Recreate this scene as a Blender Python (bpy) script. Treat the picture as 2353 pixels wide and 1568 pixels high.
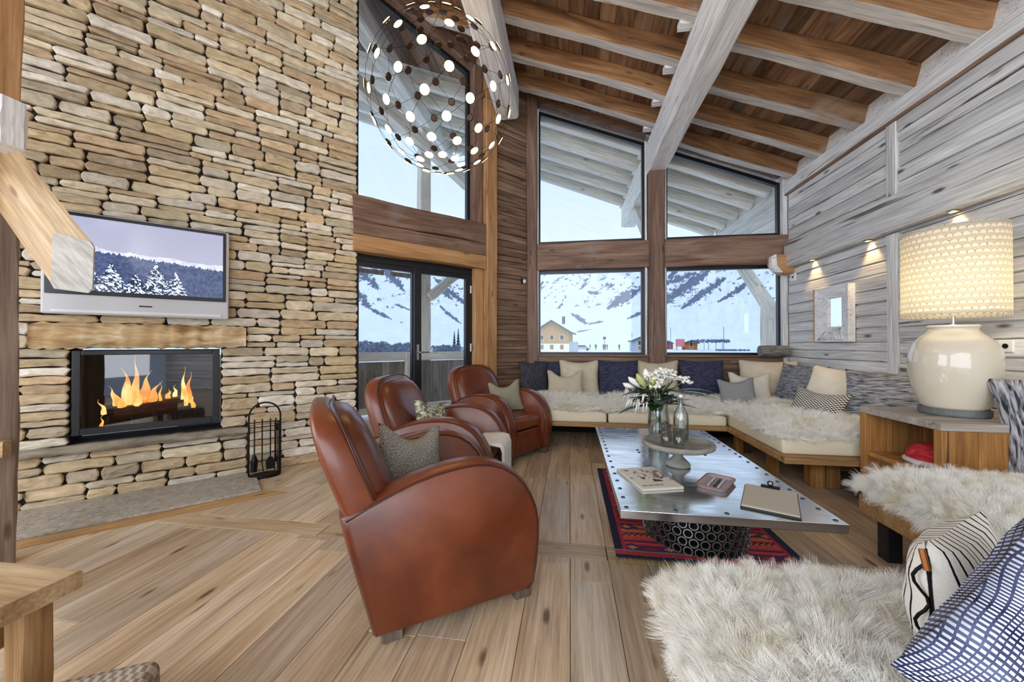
import bpy, math, random
import numpy as np
from mathutils import Vector, Matrix, Euler
C = bpy.context.scene
for o in list(bpy.data.objects): bpy.data.objects.remove(o)
col = C.collection
R = random.Random(7)
# ---------------- camera, world, exposure ----------------
YAW, PITCH, FPX = .15192, .00705, 869.6
F_ = Vector((-math.sin(YAW)*math.cos(PITCH), math.cos(YAW)*math.cos(PITCH), math.sin(PITCH)))
Rt = Vector((math.cos(YAW), math.sin(YAW), 0)); U_ = Rt.cross(F_)
cd = bpy.data.cameras.new('camera'); cam = bpy.data.objects.new('camera', cd); col.objects.link(cam)
cd.sensor_width = 36; cd.lens = FPX/2353*36; cd.clip_start = .02; cd.clip_end = 4000
m = Matrix.Identity(4)
for i in range(3): m[i][0], m[i][1], m[i][2], m[i][3] = Rt[i], U_[i], -F_[i], (0, 0, 1.15)[i]
cam.matrix_world = m; C.camera = cam
W = bpy.data.worlds.new('sky'); C.world = W; W.use_nodes = True
wn = W.node_tree.nodes; wl = W.node_tree.links; wn.clear()
wo = wn.new('ShaderNodeOutputWorld'); bg = wn.new('ShaderNodeBackground'); tc = wn.new('ShaderNodeTexCoord')
sp = wn.new('ShaderNodeSeparateXYZ'); cr = wn.new('ShaderNodeValToRGB')
wl.new(tc.outputs['Generated'], sp.inputs[0]); wl.new(sp.outputs[2], cr.inputs[0]); wl.new(cr.outputs[0], bg.inputs[0]); wl.new(bg.outputs[0], wo.inputs[0])
cr.color_ramp.elements[0].position = 0; cr.color_ramp.elements[0].color = (.93, .92, .90, 1)
cr.color_ramp.elements[1].position = .55; cr.color_ramp.elements[1].color = (.56, .74, .98, 1)
e = cr.color_ramp.elements.new(.18); e.color = (.76, .87, 1, 1)
bg.inputs[1].default_value = .84
C.view_settings.view_transform = 'Standard'; C.view_settings.look = 'None'; C.view_settings.gamma = 1
C.view_settings.exposure = .6
sun = bpy.data.lights.new('low_sun', 'SUN'); sun.energy = .5; sun.angle = .2; sun.color = (1, .95, .88)
so = bpy.data.objects.new('low_sun', sun); col.objects.link(so); so.rotation_euler = (math.radians(50), 0, math.radians(15))

def area(name, loc, rot, sx, sy, power, c):
    L = bpy.data.lights.new(name, 'AREA'); L.shape = 'RECTANGLE'; L.size = sx; L.size_y = sy; L.energy = power; L.color = c
    o = bpy.data.objects.new(name, L); col.objects.link(o); o.location = loc; o.rotation_euler = rot
area('rear_fill_light', (-1.2, -3.9, 2.3), (math.radians(90), 0, math.radians(0)), 7, 3.8, 205, (.97, .98, 1))  # added fill light behind the camera to brighten the room, no real window
area('left_fill_light', (-6.4, -.9, 2.4), (math.radians(90), 0, math.radians(-90)), 5, 3.8, 150, (1, .97, .93))  # second added fill, out of view on the left, no window there

# ---------------- helpers ----------------
def srgb(h):
    if isinstance(h, str): h = [int(h[i:i+2], 16)/255 for i in (0, 2, 4)]
    return tuple((c/12.92 if c <= .04045 else ((c+.055)/1.055)**2.4) for c in h[:3])+(1,)
def mat(name, color=(.5, .5, .5, 1), rough=.6, metal=0, **kw):
    m = bpy.data.materials.new(name); m.use_nodes = True
    b = m.node_tree.nodes['Principled BSDF']
    b.inputs['Base Color'].default_value = srgb(color) if isinstance(color, str) else color
    b.inputs['Roughness'].default_value = rough; b.inputs['Metallic'].default_value = metal
    for k, v in kw.items(): b.inputs[k].default_value = v
    return m
class NT:
    def __init__(s, m): s.m = m; s.t = m.node_tree; s.b = s.t.nodes['Principled BSDF']
    def n(s, ty, **kw):
        x = s.t.nodes.new('ShaderNode'+ty)
        for k, v in kw.items(): setattr(x, k, v)
        return x
    def l(s, a, b): s.t.links.new(a, b)
    def obj(s, scale=(1, 1, 1), rnd=True, uv=False):
        tc = s.n('TexCoord'); mp = s.n('Mapping'); mp.inputs['Scale'].default_value = scale
        s.l(tc.outputs['UV' if uv else 'Object'], mp.inputs[0])
        if rnd:
            at = s.n('Attribute', attribute_name='rnd'); mu = s.n('Math', operation='MULTIPLY'); mu.inputs[1].default_value = 57.
            s.l(at.outputs['Fac'], mu.inputs[0]); s.l(mu.outputs[0], mp.inputs['Location'])
        return mp.outputs[0]
    def noise(s, vec, sc=1, det=6, dist=0, rough=.55):
        x = s.n('TexNoise'); x.inputs['Scale'].default_value = sc; x.inputs['Detail'].default_value = det
        x.inputs['Distortion'].default_value = dist; x.inputs['Roughness'].default_value = rough; s.l(vec, x.inputs['Vector']); return x.outputs['Fac']
    def ramp(s, fac, stops):
        x = s.n('ValToRGB'); s.l(fac, x.inputs[0]); r = x.color_ramp
        while len(r.elements) < len(stops): r.elements.new(.5)
        for e, (p, c) in zip(r.elements, stops):
            e.position = p; e.color = srgb(c) if isinstance(c, str) else (c if len(c) == 4 else tuple(c)+(1,))
        return x.outputs[0]
    def mix(s, a, b, fac=1, mode='MULTIPLY'):
        x = s.n('MixRGB', blend_type=mode)
        for i, v in ((0, fac), (1, a), (2, b)):
            if isinstance(v, (int, float)): x.inputs[i].default_value = v if i == 0 else (v, v, v, 1)
            elif isinstance(v, tuple): x.inputs[i].default_value = v
            else: s.l(v, x.inputs[i])
        return x.outputs[0]
    def bump(s, h, st=.3, d=.01):
        x = s.n('Bump'); x.inputs['Strength'].default_value = st; x.inputs['Distance'].default_value = d
        s.l(h, x.inputs['Height']); s.l(x.outputs[0], s.b.inputs['Normal'])
def wood(name, stops, axis='x', rough=.6, tint=.35, sc=1., crack=.5, knots=.6, spec=.3, blotch=None, warm=False):
    m = mat(name, rough=rough); t = NT(m); t.b.inputs['Specular IOR Level'].default_value = spec
    def S(a, c):
        v = [c*sc]*3; v['xyz'.index(axis)] = a*sc; return v
    f = t.noise(t.obj(S(.9, 9)), 1, 7, 1.2); c = t.ramp(f, stops)
    fine = t.noise(t.obj(S(3, 90)), 1, 4, .3)
    c = t.mix(c, t.ramp(fine, [(.3, (.62,)*3), (.6, (1.08,)*3)]), .8)
    ck = t.noise(t.obj(S(.8, 26)), 1, 3, .6)
    c = t.mix(c, t.ramp(ck, [(.30, (.12, .08, .06)), (.36, (1,)*3)]), crack)
    v = t.n('TexVoronoi'); v.inputs['Scale'].default_value = 1; t.l(t.obj(S(2.4, 8)), v.inputs['Vector'])
    c = t.mix(c, t.ramp(v.outputs['Distance'], [(.07, (.16, .1, .08)), (.15, (1,)*3)]), knots)
    if blotch:
        c = t.mix(c, srgb(blotch[0]), t.ramp(t.noise(t.obj((1.3, 1.3, 1.3)), 1, 4, .5), [(blotch[1], (0,)*3), (blotch[1]+.15, (1,)*3)]), 'MIX')
    at = t.n('Attribute', attribute_name='rnd')
    c = t.mix(c, t.ramp(at.outputs['Fac'], [(0, (1-tint,)*3), (1, (1+tint*.6,)*3)]), 1)
    if warm: c = t.mix(c, t.ramp(at.outputs['Fac'], [(0, (.93, .96, 1.)), (.2, (1., .88, .74)), (.35, (.97, .97, .97)), (.55, (1.02, .93, .8)), (.7, (.9, .94, 1.)), (.85, (1., .9, .74)), (1, (1, .98, .95))]), .85)
    t.l(c, t.b.inputs['Base Color']); t.bump(t.mix(fine, ck, .5, 'MIX'), .35, .004)
    return m
class MB:
    def __init__(s): s.v = []; s.f = []; s.r = []; s.c = []; s.uv = []
    def add(s, vs, fs, r=None, c=None, uv=None, M=None):
        k = len(s.v); r = R.random() if r is None else r
        s.v += [tuple(M @ Vector(p)) if M else tuple(p) for p in vs]
        s.f += [tuple(i+k for i in f) for f in fs]; s.r += [r]*len(fs); s.c += (c if isinstance(c, list) else [c or (1, 1, 1)]*len(fs))
        s.uv += uv if uv else [(0, 0)]*len(vs)
        return s
    def box(s, a, b, r=None, c=None, M=None):
        (x0, y0, z0), (x1, y1, z1) = a, b
        v = [(x0, y0, z0), (x1, y0, z0), (x1, y1, z0), (x0, y1, z0), (x0, y0, z1), (x1, y0, z1), (x1, y1, z1), (x0, y1, z1)]
        return s.add(v, [(0, 3, 2, 1), (4, 5, 6, 7), (0, 1, 5, 4), (1, 2, 6, 5), (2, 3, 7, 6), (3, 0, 4, 7)], r, c, M=M)
    def prism(s, poly, h0, h1, ax='z', r=None, c=None, M=None):
        n = len(poly)
        def P(p, h): return {'z': (p[0], p[1], h), 'y': (p[0], h, p[1]), 'x': (h, p[0], p[1])}[ax]
        v = [P(p, h0) for p in poly]+[P(p, h1) for p in poly]
        f = [tuple(range(n))[::-1], tuple(range(n, 2*n))]+[(i, (i+1) % n, (i+1) % n+n, i+n) for i in range(n)]
        return s.add(v, f, r, c, M=M)
    def tube(s, pts, rad, n=8, r=None, c=None, M=None, cap=True):
        pts = [Vector(p) for p in pts]; v = []; f = []; up = None
        for i, p in enumerate(pts):
            d = (pts[min(i+1, len(pts)-1)]-pts[max(i-1, 0)]).normalized()
            if up is None: up = d.orthogonal().normalized()
            up = (up-d*up.dot(d)).normalized(); w = d.cross(up); rr = rad[i] if isinstance(rad, (list, tuple)) else rad
            v += [p+(up*math.cos(a)+w*math.sin(a))*rr for a in [2*math.pi*k/n for k in range(n)]]
        for i in range(len(pts)-1):
            f += [(i*n+k, i*n+(k+1) % n, (i+1)*n+(k+1) % n, (i+1)*n+k) for k in range(n)]
        if cap: f += [tuple(range(n))[::-1], tuple(range((len(pts)-1)*n, len(pts)*n))]
        return s.add(v, f, r, c, M=M)
    def lathe(s, prof, n=32, c0=(0, 0, 0), r=None, c=None, M=None):
        v = []; uv = []
        for j, (rr, z) in enumerate(prof):
            for k in range(n):
                a = 2*math.pi*k/n; v.append((c0[0]+rr*math.cos(a), c0[1]+rr*math.sin(a), c0[2]+z)); uv.append((k/n, j/len(prof)))
        f = [(j*n+k, j*n+(k+1) % n, (j+1)*n+(k+1) % n, (j+1)*n+k) for j in range(len(prof)-1) for k in range(n)]
        if prof[0][0] > 1e-5: f.append(tuple(range(n))[::-1])
        if prof[-1][0] > 1e-5: f.append(tuple(range((len(prof)-1)*n, len(prof)*n)))
        return s.add(v, f, r, c, uv=uv, M=M)
    def build(s, name, m, parent=None, smooth=False, bevel=0, loc=(0, 0, 0), rot=None, seg=2, sub=0, mw=None):
        me = bpy.data.meshes.new(name); me.from_pydata(s.v, [], s.f); me.materials.append(m)
        a = me.attributes.new('rnd', 'FLOAT', 'FACE'); a.data.foreach_set('value', s.r)
        if any(x != (1, 1, 1) for x in s.c):
            ca = me.color_attributes.new('col', 'FLOAT_COLOR', 'CORNER'); arr = []
            for p in me.polygons: arr += list(s.c[p.index][:3]+(1,))*p.loop_total
            ca.data.foreach_set('color', arr)
        if any(u != (0, 0) for u in s.uv):
            ul = me.uv_layers.new(name='UVMap'); li = np.zeros(len(me.loops), dtype=int); me.loops.foreach_get('vertex_index', li)
            ul.data.foreach_set('uv', np.array(s.uv)[li].ravel())
        if smooth: me.polygons.foreach_set('use_smooth', [True]*len(me.polygons))
        o = bpy.data.objects.new(name, me); col.objects.link(o)
        if parent: o.parent = parent
        if mw is not None: o.matrix_world = mw
        else:
            o.location = loc
            if rot: o.rotation_euler = rot
        if bevel:
            b = o.modifiers.new('bevel', 'BEVEL'); b.width = bevel; b.segments = seg; b.limit_method = 'ANGLE'; b.angle_limit = .7; b.harden_normals = False
        if sub: q = o.modifiers.new('sub', 'SUBSURF'); q.levels = sub; q.render_levels = sub
        return o
def tag(o, label, cat, group=None, kind=None):
    o['label'] = label; o['category'] = cat
    if group: o['group'] = group
    if kind: o['kind'] = kind
    return o
def struct(o): o['kind'] = 'structure'; return o
def empty(name, loc=(0, 0, 0), rot=(0, 0, 0), label=None, cat=None, group=None):
    o = bpy.data.objects.new(name, None); col.objects.link(o); o.location = loc; o.rotation_euler = rot; o.empty_display_size = .1
    if label: tag(o, label, cat, group)
    return o
def lab(o, l): o['label'] = l; return o
def copy_tree(o, parent=None):
    c = o.copy(); col.objects.link(c); c.parent = parent
    for ch in o.children: copy_tree(ch, c)
    return c
def timber(name, p0, p1, w, h, m, jit=.006, ch=.012, n=9, up=(0, 0, 1), parent=None, taper=0, bottom=None):
    """hewn beam whose local x runs from p0 to p1; w across, h along up; irregular faces and worn edges"""
    p0, p1 = Vector(p0), Vector(p1); L = (p1-p0).length; x = (p1-p0).normalized(); z = Vector(up); z = (z-x*z.dot(x)).normalized(); y = z.cross(x)
    mw = Matrix.Identity(4)
    for i in range(3): mw[i][0], mw[i][1], mw[i][2], mw[i][3] = x[i], y[i], z[i], p0[i]
    v = []; rr = R.random(); n = max(3, n)
    ph = [R.random()*6 for _ in range(4)]
    for i in range(n+1):
        t = i/n; k = 1-taper*t; W2 = w/2*k+jit*math.sin(ph[0]+t*9); H2 = h/2*k+jit*math.sin(ph[1]+t*7); oy = jit*math.sin(ph[2]+t*5); oz = jit*math.sin(ph[3]+t*6)
        for sy, sz, q in ((-1, -1, 0), (-1, -1, 1), (-1, 1, 1), (-1, 1, 0), (1, 1, 0), (1, 1, 1), (1, -1, 1), (1, -1, 0)):
            c = ch*R.uniform(.5, 1.6)
            v.append((L*t, oy+sy*(W2-(c if q == 0 else 0)), oz+sz*(H2-(c if q == 1 else 0))))
    f = [tuple(range(8)), tuple(range(n*8, n*8+8))[::-1]]+[(i*8+k, (i+1)*8+k, (i+1)*8+(k+1) % 8, i*8+(k+1) % 8) for i in range(n) for k in range(8)]
    mb = MB(); mb.add(v, f, rr)
    o = mb.build(name, m); o.matrix_world = mw
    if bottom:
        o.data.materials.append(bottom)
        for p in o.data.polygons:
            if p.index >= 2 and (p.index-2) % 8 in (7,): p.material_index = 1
    return o
def planks(mb, x0, x1, zs, y=0, th=.025, wav=.003, gap=.006, brk=None):
    """horizontal boards in the local xz plane with wavy edges; zs lists the joint heights"""
    for a, b in zip(zs[:-1], zs[1:]):
        xs = [x0]
        if brk:
            while xs[-1]+brk*1.4 < x1: xs.append(xs[-1]+brk*R.uniform(.6, 1.3))
        xs.append(x1)
        for u, w in zip(xs[:-1], xs[1:]):
            n = max(2, int((w-u)/.12)); dy = R.uniform(-.006, .006); v = []; pa = R.random()*9
            for i in range(n+1):
                t = u+(w-u)*i/n; k0 = wav*math.sin(pa+t*5)+R.uniform(-wav, wav)*.5; k1 = wav*math.sin(pa+2+t*4)
                z0, z1 = a+gap*.5+k0, b-gap*.5+k1
                v += [(t, y-th+dy+.004, z0), (t, y-th+dy-.001, z0+.006), (t, y-th+dy-.001, z1-.006), (t, y-th+dy+.004, z1), (t, y, z1), (t, y, z0)]
            f = [(i*6+k, (i+1)*6+k, (i+1)*6+(k+1) % 6, i*6+(k+1) % 6) for i in range(n) for k in range(6)]+[tuple(range(6))[::-1], tuple(range(n*6, n*6+6))]
            mb.add(v, [g[::-1] for g in f])
def steps(a, b, lo, hi):
    z = [a]
    while z[-1]+hi < b: z.append(z[-1]+R.uniform(lo, hi))
    z.append(b); return z
# frames: D = stone / door wall, local x along the wall, local y outwards
DA = math.radians(43.28); DD = Vector((math.sin(DA), math.cos(DA), 0)); DN = Vector((-math.cos(DA), math.sin(DA), 0)); P0 = Vector((-2.55, 3.29, 0))
DM = Matrix.Identity(4)
for i in range(3): DM[i][0], DM[i][1], DM[i][2], DM[i][3] = DD[i], DN[i], (0, 0, 1)[i], P0[i]
def dw(s_, y, z): return P0+DD*s_+DN*y+Vector((0, 0, z))
RM = Matrix.Translation((2.8, 0, 0)) @ Matrix.Rotation(-math.pi/2, 4, 'Z')   # right wall: local x = -Y, local y = outwards
def roof(x, a=4.3): return a-.392*x

# ---------------- materials ----------------
M = {}
M['rafter'] = wood('reddish_brown_timber', [(.25, '6b4a30'), (.5, '9c714c'), (.75, 'c49b70')], crack=.5, tint=.2, blotch=('b8a48e', .6))
M['rafter_under'] = wood('pale_rafter_underside', [(.2, '9f958b'), (.5, 'cfc8c0'), (.8, 'e6e1da')], crack=.45, tint=.1, knots=.3, blotch=('b08a64', .64))  # paler tone used only on the rafters' bottom faces
M['board'] = wood('dark_roof_boards', [(.25, '4d3328'), (.5, '8a6a52'), (.8, 'b29a80')], axis='y', tint=.5, crack=.4, blotch=('8b8a8c', .6))
M['pale'] = wood('pale_weathered_timber', [(.2, 'cbcac9'), (.5, 'ececec'), (.8, 'fafafa')], crack=.55, tint=.1, knots=.35)
M['grey'] = wood('silver_grey_boards', [(.2, 'b2b2b2'), (.5, 'dadad9'), (.8, 'efefed')], crack=.85, tint=.16, sc=.9, knots=.9, blotch=('cdb99f', .68))
M['brown'] = wood('brown_old_boards', [(.2, '5a4236'), (.5, '866b57'), (.8, 'aa907a')], crack=.8, tint=.25)
M['frame_wood'] = wood('russet_frame_timber', [(.2, '54403a'), (.5, '826656'), (.8, 'a68c78')], crack=.6, tint=.2, blotch=('8a8280', .6))
M['frame_woodz'] = wood('russet_post_timber', [(.2, '54403a'), (.5, '7f6455'), (.8, 'a28674')], axis='x', crack=.6, tint=.2, blotch=('7d6a70', .6))
M['orange'] = wood('honey_orange_timber', [(.2, 'a07448'), (.5, 'bf9163'), (.8, 'd6b083')], crack=.3, tint=.15)
M['oak'] = wood('honey_oak', [(.2, '8a6540'), (.5, 'b18a5c'), (.8, 'cdac80')], crack=.5, tint=.2)
M['oakz'] = wood('honey_oak_upright', [(.2, '7a4f2a'), (.5, 'a87640'), (.8, 'c79a5c')], axis='z', crack=.8, tint=.3)
M['strut'] = wood('sandy_hewn_timber', [(.2, '8d6c48'), (.5, 'bd9d74'), (.8, 'd8c09b')], crack=.6, tint=.1)
M['endgrain'] = wood('grey_end_grain', [(.2, '8f8982'), (.5, 'aaa49c'), (.8, 'bdb8b0')], crack=.3, tint=.1, sc=.6)
M['greypost'] = wood('grey_cracked_post', [(.2, '6b5a50'), (.5, '948274'), (.8, 'b9ab9c')], crack=.9, tint=.1)
M['extpale'] = wood('sunbleached_outdoor_timber', [(.2, 'd2cdc0'), (.5, 'f0ece0'), (.8, 'faf8f0')], crack=.3, tint=.12)
M['extboard'] = wood('grey_eaves_boards', [(.2, 'b4b1aa'), (.5, 'cdcac3'), (.8, 'dedbd4')], axis='y', crack=.2, tint=.15, knots=.2)
M['railv'] = wood('grey_balcony_boards', [(.2, '6f6962'), (.5, '938c84'), (.8, 'bab3a8')], axis='z', crack=.5, tint=.4)
M['black'] = mat('black_painted_metal', '14161c', .35)
M['iron'] = mat('wrought_iron', '101012', .5, .6)
M['white'] = mat('white_plastic', 'e8e8e6', .4)
M['chrome'] = mat('brushed_chrome', 'c9c8c4', .25, 1)
def glassmat(name, tint=(1, 1, 1, 1), refl=.06):
    m = bpy.data.materials.new(name); m.use_nodes = True; t = m.node_tree; t.nodes.clear()
    o = t.nodes.new('ShaderNodeOutputMaterial'); mx = t.nodes.new('ShaderNodeMixShader'); tr = t.nodes.new('ShaderNodeBsdfTransparent'); gl = t.nodes.new('ShaderNodeBsdfGlossy')
    tr.inputs[0].default_value = tint; gl.inputs['Roughness'].default_value = .02
    lw = t.nodes.new('ShaderNodeLayerWeight'); lw.inputs[0].default_value = .25; ml = t.nodes.new('ShaderNodeMath'); ml.operation = 'MULTIPLY_ADD'; ml.inputs[1].default_value = .6; ml.inputs[2].default_value = refl
    t.links.new(lw.outputs['Fresnel'], ml.inputs[0]); t.links.new(ml.outputs[0], mx.inputs[0]); t.links.new(tr.outputs[0], mx.inputs[1]); t.links.new(gl.outputs[0], mx.inputs[2]); t.links.new(mx.outputs[0], o.inputs[0])
    return m
M['glass'] = glassmat('window_glass', (.97, .98, .99, 1), .02)
M['fireglass'] = glassmat('smoked_fire_glass', (.92, .92, .94, 1), .05)
M['clear'] = glassmat('clear_drinking_glass', (.93, .96, .96, 1), .08)
def emis(name, c, st):
    m = mat(name, (0, 0, 0, 1)); b = m.node_tree.nodes['Principled BSDF']; b.inputs['Emission Color'].default_value = srgb(c) if isinstance(c, str) else c; b.inputs['Emission Strength'].default_value = st; return m
def colmat(name, rough=.7, emit=0, bump=0):
    m = mat(name, rough=rough); t = NT(m); a = t.n('Attribute', attribute_name='col')
    c = a.outputs['Color']
    if bump:
        f = t.noise(t.obj((14, 14, 30), rnd=True), 1, 7, .4); c = t.mix(c, t.ramp(f, [(.3, (.72, .70, .68)), (.65, (1.12,)*3)]), .9); t.bump(f, bump, .02)
    t.l(c, t.b.inputs['Base Color'])
    if emit: t.l(c, t.b.inputs['Emission Color']); t.b.inputs['Emission Strength'].default_value = emit
    return m

# ---------------- floor ----------------
M['floor'] = wood('oiled_oak_floor', [(.2, 'a88f74'), (.5, 'd0bca2'), (.8, 'e5dac9')], axis='y', rough=.34, tint=.22, sc=1, crack=.2, knots=.8, spec=.5, warm=True)
M['floorx'] = wood('oiled_oak_cross_board', [(.2, 'a08563'), (.5, 'c2a986'), (.8, 'dccbb2')], axis='x', rough=.33, tint=.2, crack=.2, knots=.5, spec=.5)
mb = MB(); x = -6.6
bounds = [-6.6]
while bounds[-1] < 2.8: bounds.append(round(bounds[-1]+.2, 3))
for a, b in zip(bounds[:-1], bounds[1:]):
    for (lo, hi) in ((-4, 2.068), (2.216, 5.5)):
        y = lo-R.random()*1.2
        while y < hi:
            y2 = y+R.uniform(1.1, 2.3); A, B = max(y, lo), min(y2, hi)
            if B-A > .02: mb.box((a+.0012, A+.0012, -.03), (min(b, 2.8)-.0012, B-.0012, R.uniform(-.0006, 0)), R.random())
            y = y2
fl = struct(mb.build('floor', M['floor'], bevel=.0012, seg=1))
mb = MB()
for i in range(6): mb.box((-6.6+i*1.7, 2.0695, -.03), (-4.905+i*1.7, 2.2145, 0), R.random())
mb.build('cross_board', M['floorx'], fl, bevel=.0012, seg=1)
mb = MB(); mb.prism([(-2.9, -.735), (-.2, -.735), (-.32, -.6), (-2.9, -.6)], 0, .0015); mb.build('hearth_border_board', M['oak'], fl, mw=None, loc=P0, rot=(0, 0, math.pi/2-DA))
mb = MB(); mb.box((-6.6, -4, -.2), (2.95, 5.6, -.031)); mb.build('subfloor', M['brown'], fl)

# ---------------- right wall ----------------
mb = MB()
XL = [-5.35, -3.80, -3.69, 4.]
for (x0, x1) in ((-5.33, -3.80), (-3.685, 4.)):
    planks(mb, x0, x1, steps(.0, 2.1, .07, .14), 0, wav=.004, gap=.010, brk=2.2 if x1 > 0 else None)
    planks(mb, x0, x1, steps(2.38, 3.08, .08, .16), 0, wav=.004, gap=.009, brk=2.6 if x1 > 0 else None)
mb.box((-5.5, .0, 0), (4., .12, 4.2))
wr = struct(mb.build('wall_right', M['grey'], mw=RM))
for z0, z1 in ((0, 2.1), (2.38, 3.08)):
    for k, yy in ((0, 3.772), (1, 3.718)):
        t = timber('cover_batten', (2.785, yy, z0), (2.785, yy, z1), .052, .05, M['grey'], .001, .004, 6, up=(1, 0, 0)); t.parent = wr; t.matrix_parent_inverse = wr.matrix_world.inverted()
t = timber('trim_1', (2.742, -4, 2.257), (2.742, 5.24, 2.257), .13, .296, M['grey'], .003, .014, 26); struct(t)
t = timber('trim_2', (2.775, -4, 3.075), (2.775, 5.4, 3.075), .06, .028, M['brown'], .001, .004, 14); struct(t)
t = timber('trim_3', (2.79, -4, 3.165), (2.79, 5.4, 3.165), .12, .15, M['pale'], .005, .02, 20); struct(t)
mb = MB()   # pale blocking that closes the roof edge between the rafters
mb.add([(2.74, -4, 3.2), (2.74, 5.45, 3.2), (2.8, 5.45, 3.45), (2.8, -4, 3.45), (2.95, -4, 3.2), (2.95, 5.45, 3.2), (2.95, 5.45, 3.45), (2.95, -4, 3.45)],
       [(0, 3, 2, 1), (4, 5, 6, 7), (0, 1, 5, 4), (1, 2, 6, 5), (2, 3, 7, 6), (3, 0, 4, 7)])
struct(mb.build('trim_4', M['pale']))

# ---------------- roof: boards, rafters, purlins ----------------
mb = MB(); x = -6.6
while x < 2.8:
    w = R.uniform(.11, .2); a, b = x, min(x+w, 2.86)
    for (y0, y1) in ((-4, 0.6), (.6, 3.1), (3.1, 5.5)):
        z = [roof(q, 4.49)+R.uniform(0, .004) for q in (a, b)]
        mb.add([(a+.002, y0, z[0]), (b-.002, y0, z[1]), (b-.002, y1, z[1]), (a+.002, y1, z[0]), (a+.002, y0, z[0]+.03), (b-.002, y0, z[1]+.03), (b-.002, y1, z[1]+.03), (a+.002, y1, z[0]+.03)],
               [(0, 3, 2, 1), (4, 5, 6, 7), (0, 1, 5, 4), (1, 2, 6, 5), (2, 3, 7, 6), (3, 0, 4, 7)])
    x += w
mb.add([(-6.6, -4, roof(-6.6, 4.54)), (3, -4, roof(3, 4.54)), (3, 5.5, roof(3, 4.54)), (-6.6, 5.5, roof(-6.6, 4.54)), (-6.6, -4, roof(-6.6, 4.6)), (3, -4, roof(3, 4.6)), (3, 5.5, roof(3, 4.6)), (-6.6, 5.5, roof(-6.6, 4.6))],
       [(0, 3, 2, 1), (4, 5, 6, 7), (0, 1, 5, 4), (1, 2, 6, 5), (2, 3, 7, 6), (3, 0, 4, 7)], 0)
struct(mb.build('ceiling', M['board']))
ORD = ['first', 'second', 'third', 'fourth', 'fifth', 'sixth', 'seventh', 'eighth', 'ninth', 'tenth', 'eleventh']
upv = Vector((.365, 0, .931))
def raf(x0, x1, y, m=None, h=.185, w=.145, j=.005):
    c = Vector((0, 0, h/2*1.07)); return timber('rafter', Vector((x0, y, roof(x0)))+c, Vector((x1, y, roof(x1)))+c, w, h, m or M['rafter'], j, .014, 10, up=upv, bottom=None if m else M['rafter_under'])
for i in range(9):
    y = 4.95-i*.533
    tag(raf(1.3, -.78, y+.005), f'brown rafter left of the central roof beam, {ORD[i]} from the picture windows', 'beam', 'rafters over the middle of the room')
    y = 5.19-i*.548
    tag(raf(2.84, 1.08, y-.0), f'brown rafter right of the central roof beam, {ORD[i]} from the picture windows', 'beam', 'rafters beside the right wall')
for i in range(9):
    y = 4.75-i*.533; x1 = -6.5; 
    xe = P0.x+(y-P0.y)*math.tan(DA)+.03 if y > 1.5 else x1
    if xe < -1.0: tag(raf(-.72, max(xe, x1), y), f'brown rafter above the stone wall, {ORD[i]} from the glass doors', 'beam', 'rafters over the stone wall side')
tag(timber('purlin', (1.165, -4, 3.69), (1.165, 5.5, 3.69), .27, .4, M['pale'], .01, .03, 24), 'massive pale hewn roof beam running over the middle of the room', 'beam')
tag(timber('purlin', (-.82, -4, 4.35), (-.82, 4.95, 4.35), .27, .42, M['pale'], .01, .03, 22), 'pale hewn roof beam behind the mesh lamp', 'beam')
wb = MB()
for i in range(7):
    y = 4.93-i*.533+.13
    b_ = timber('packing_block', (.94, y, 3.93), (1.1, y, 3.93), .1, .06, M['pale'], .001, .004, 3)
    tag(b_, f'white packing block on the central roof beam, {ORD[i]} from the windows', 'block', 'packing blocks on the roof beam')

# ---------------- window wall ----------------
WM = Matrix.Translation((0, 5.35, 0))
def hd(x): return 4.33-.392*x
mb = MB(); planks(mb, -.46, 2.75, steps(.0, .97, .09, .15), .04); mb.box((-.7, .04, 0), (2.95, .2, .97))
wback = struct(mb.build('wall_back', M['brown'], mw=WM))
mb = MB()   # sloping boarding between window head and roof
for x0, x1 in ((-.46, 1.03), (1.29, 2.8)):
    for k in range(2):
        a0, a1 = 4.4+k*.07, 4.465+k*.07
        mb.add([(x0, .0, roof(x0, a0)), (x1, .0, roof(x1, a0)), (x1, .0, roof(x1, a1)), (x0, .0, roof(x0, a1)), (x0, .14, roof(x0, a0)), (x1, .14, roof(x1, a0)), (x1, .14, roof(x1, a1)), (x0, .14, roof(x0, a1))],
               [(0, 1, 2, 3), (7, 6, 5, 4), (0, 4, 5, 1), (1, 5, 6, 2), (2, 6, 7, 3), (3, 7, 4, 0)])
struct(mb.build('trim_5', M['frame_wood'], mw=WM))
struct(timber('trim_6', (-.53, 5.40, 0), (-.53, 5.40, 4.7), .15, .15, M['frame_woodz'], .004, .01, 12, up=(0, -1, 0)))
tag(timber('timber_post', (1.158, 5.38, 0), (1.158, 5.38, 3.49), .195, .2, M['frame_woodz'], .006, .015, 14, up=(0, -1, 0)), 'brown hewn timber post between the two picture windows under the central beam', 'post')
struct(timber('trim_7', (-.455, 5.43, 2.38), (1.06, 5.43, 2.38), .18, .37, M['frame_wood'], .004, .012, 9))
struct(timber('trim_8', (1.257, 5.42, 2.375), (2.79, 5.42, 2.375), .19, .37, M['frame_wood'], .004, .012, 9))
struct(timber('trim_9', (2.755, 5.44, 0), (2.755, 5.44, 3.36), .06, .16, M['pale'], .001, .005, 9, up=(0, -1, 0)))
struct(timber('trim_10', (-.455, 5.40, .985), (2.75, 5.40, .985), .14, .028, M['brown'], .001, .004, 9))
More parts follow.
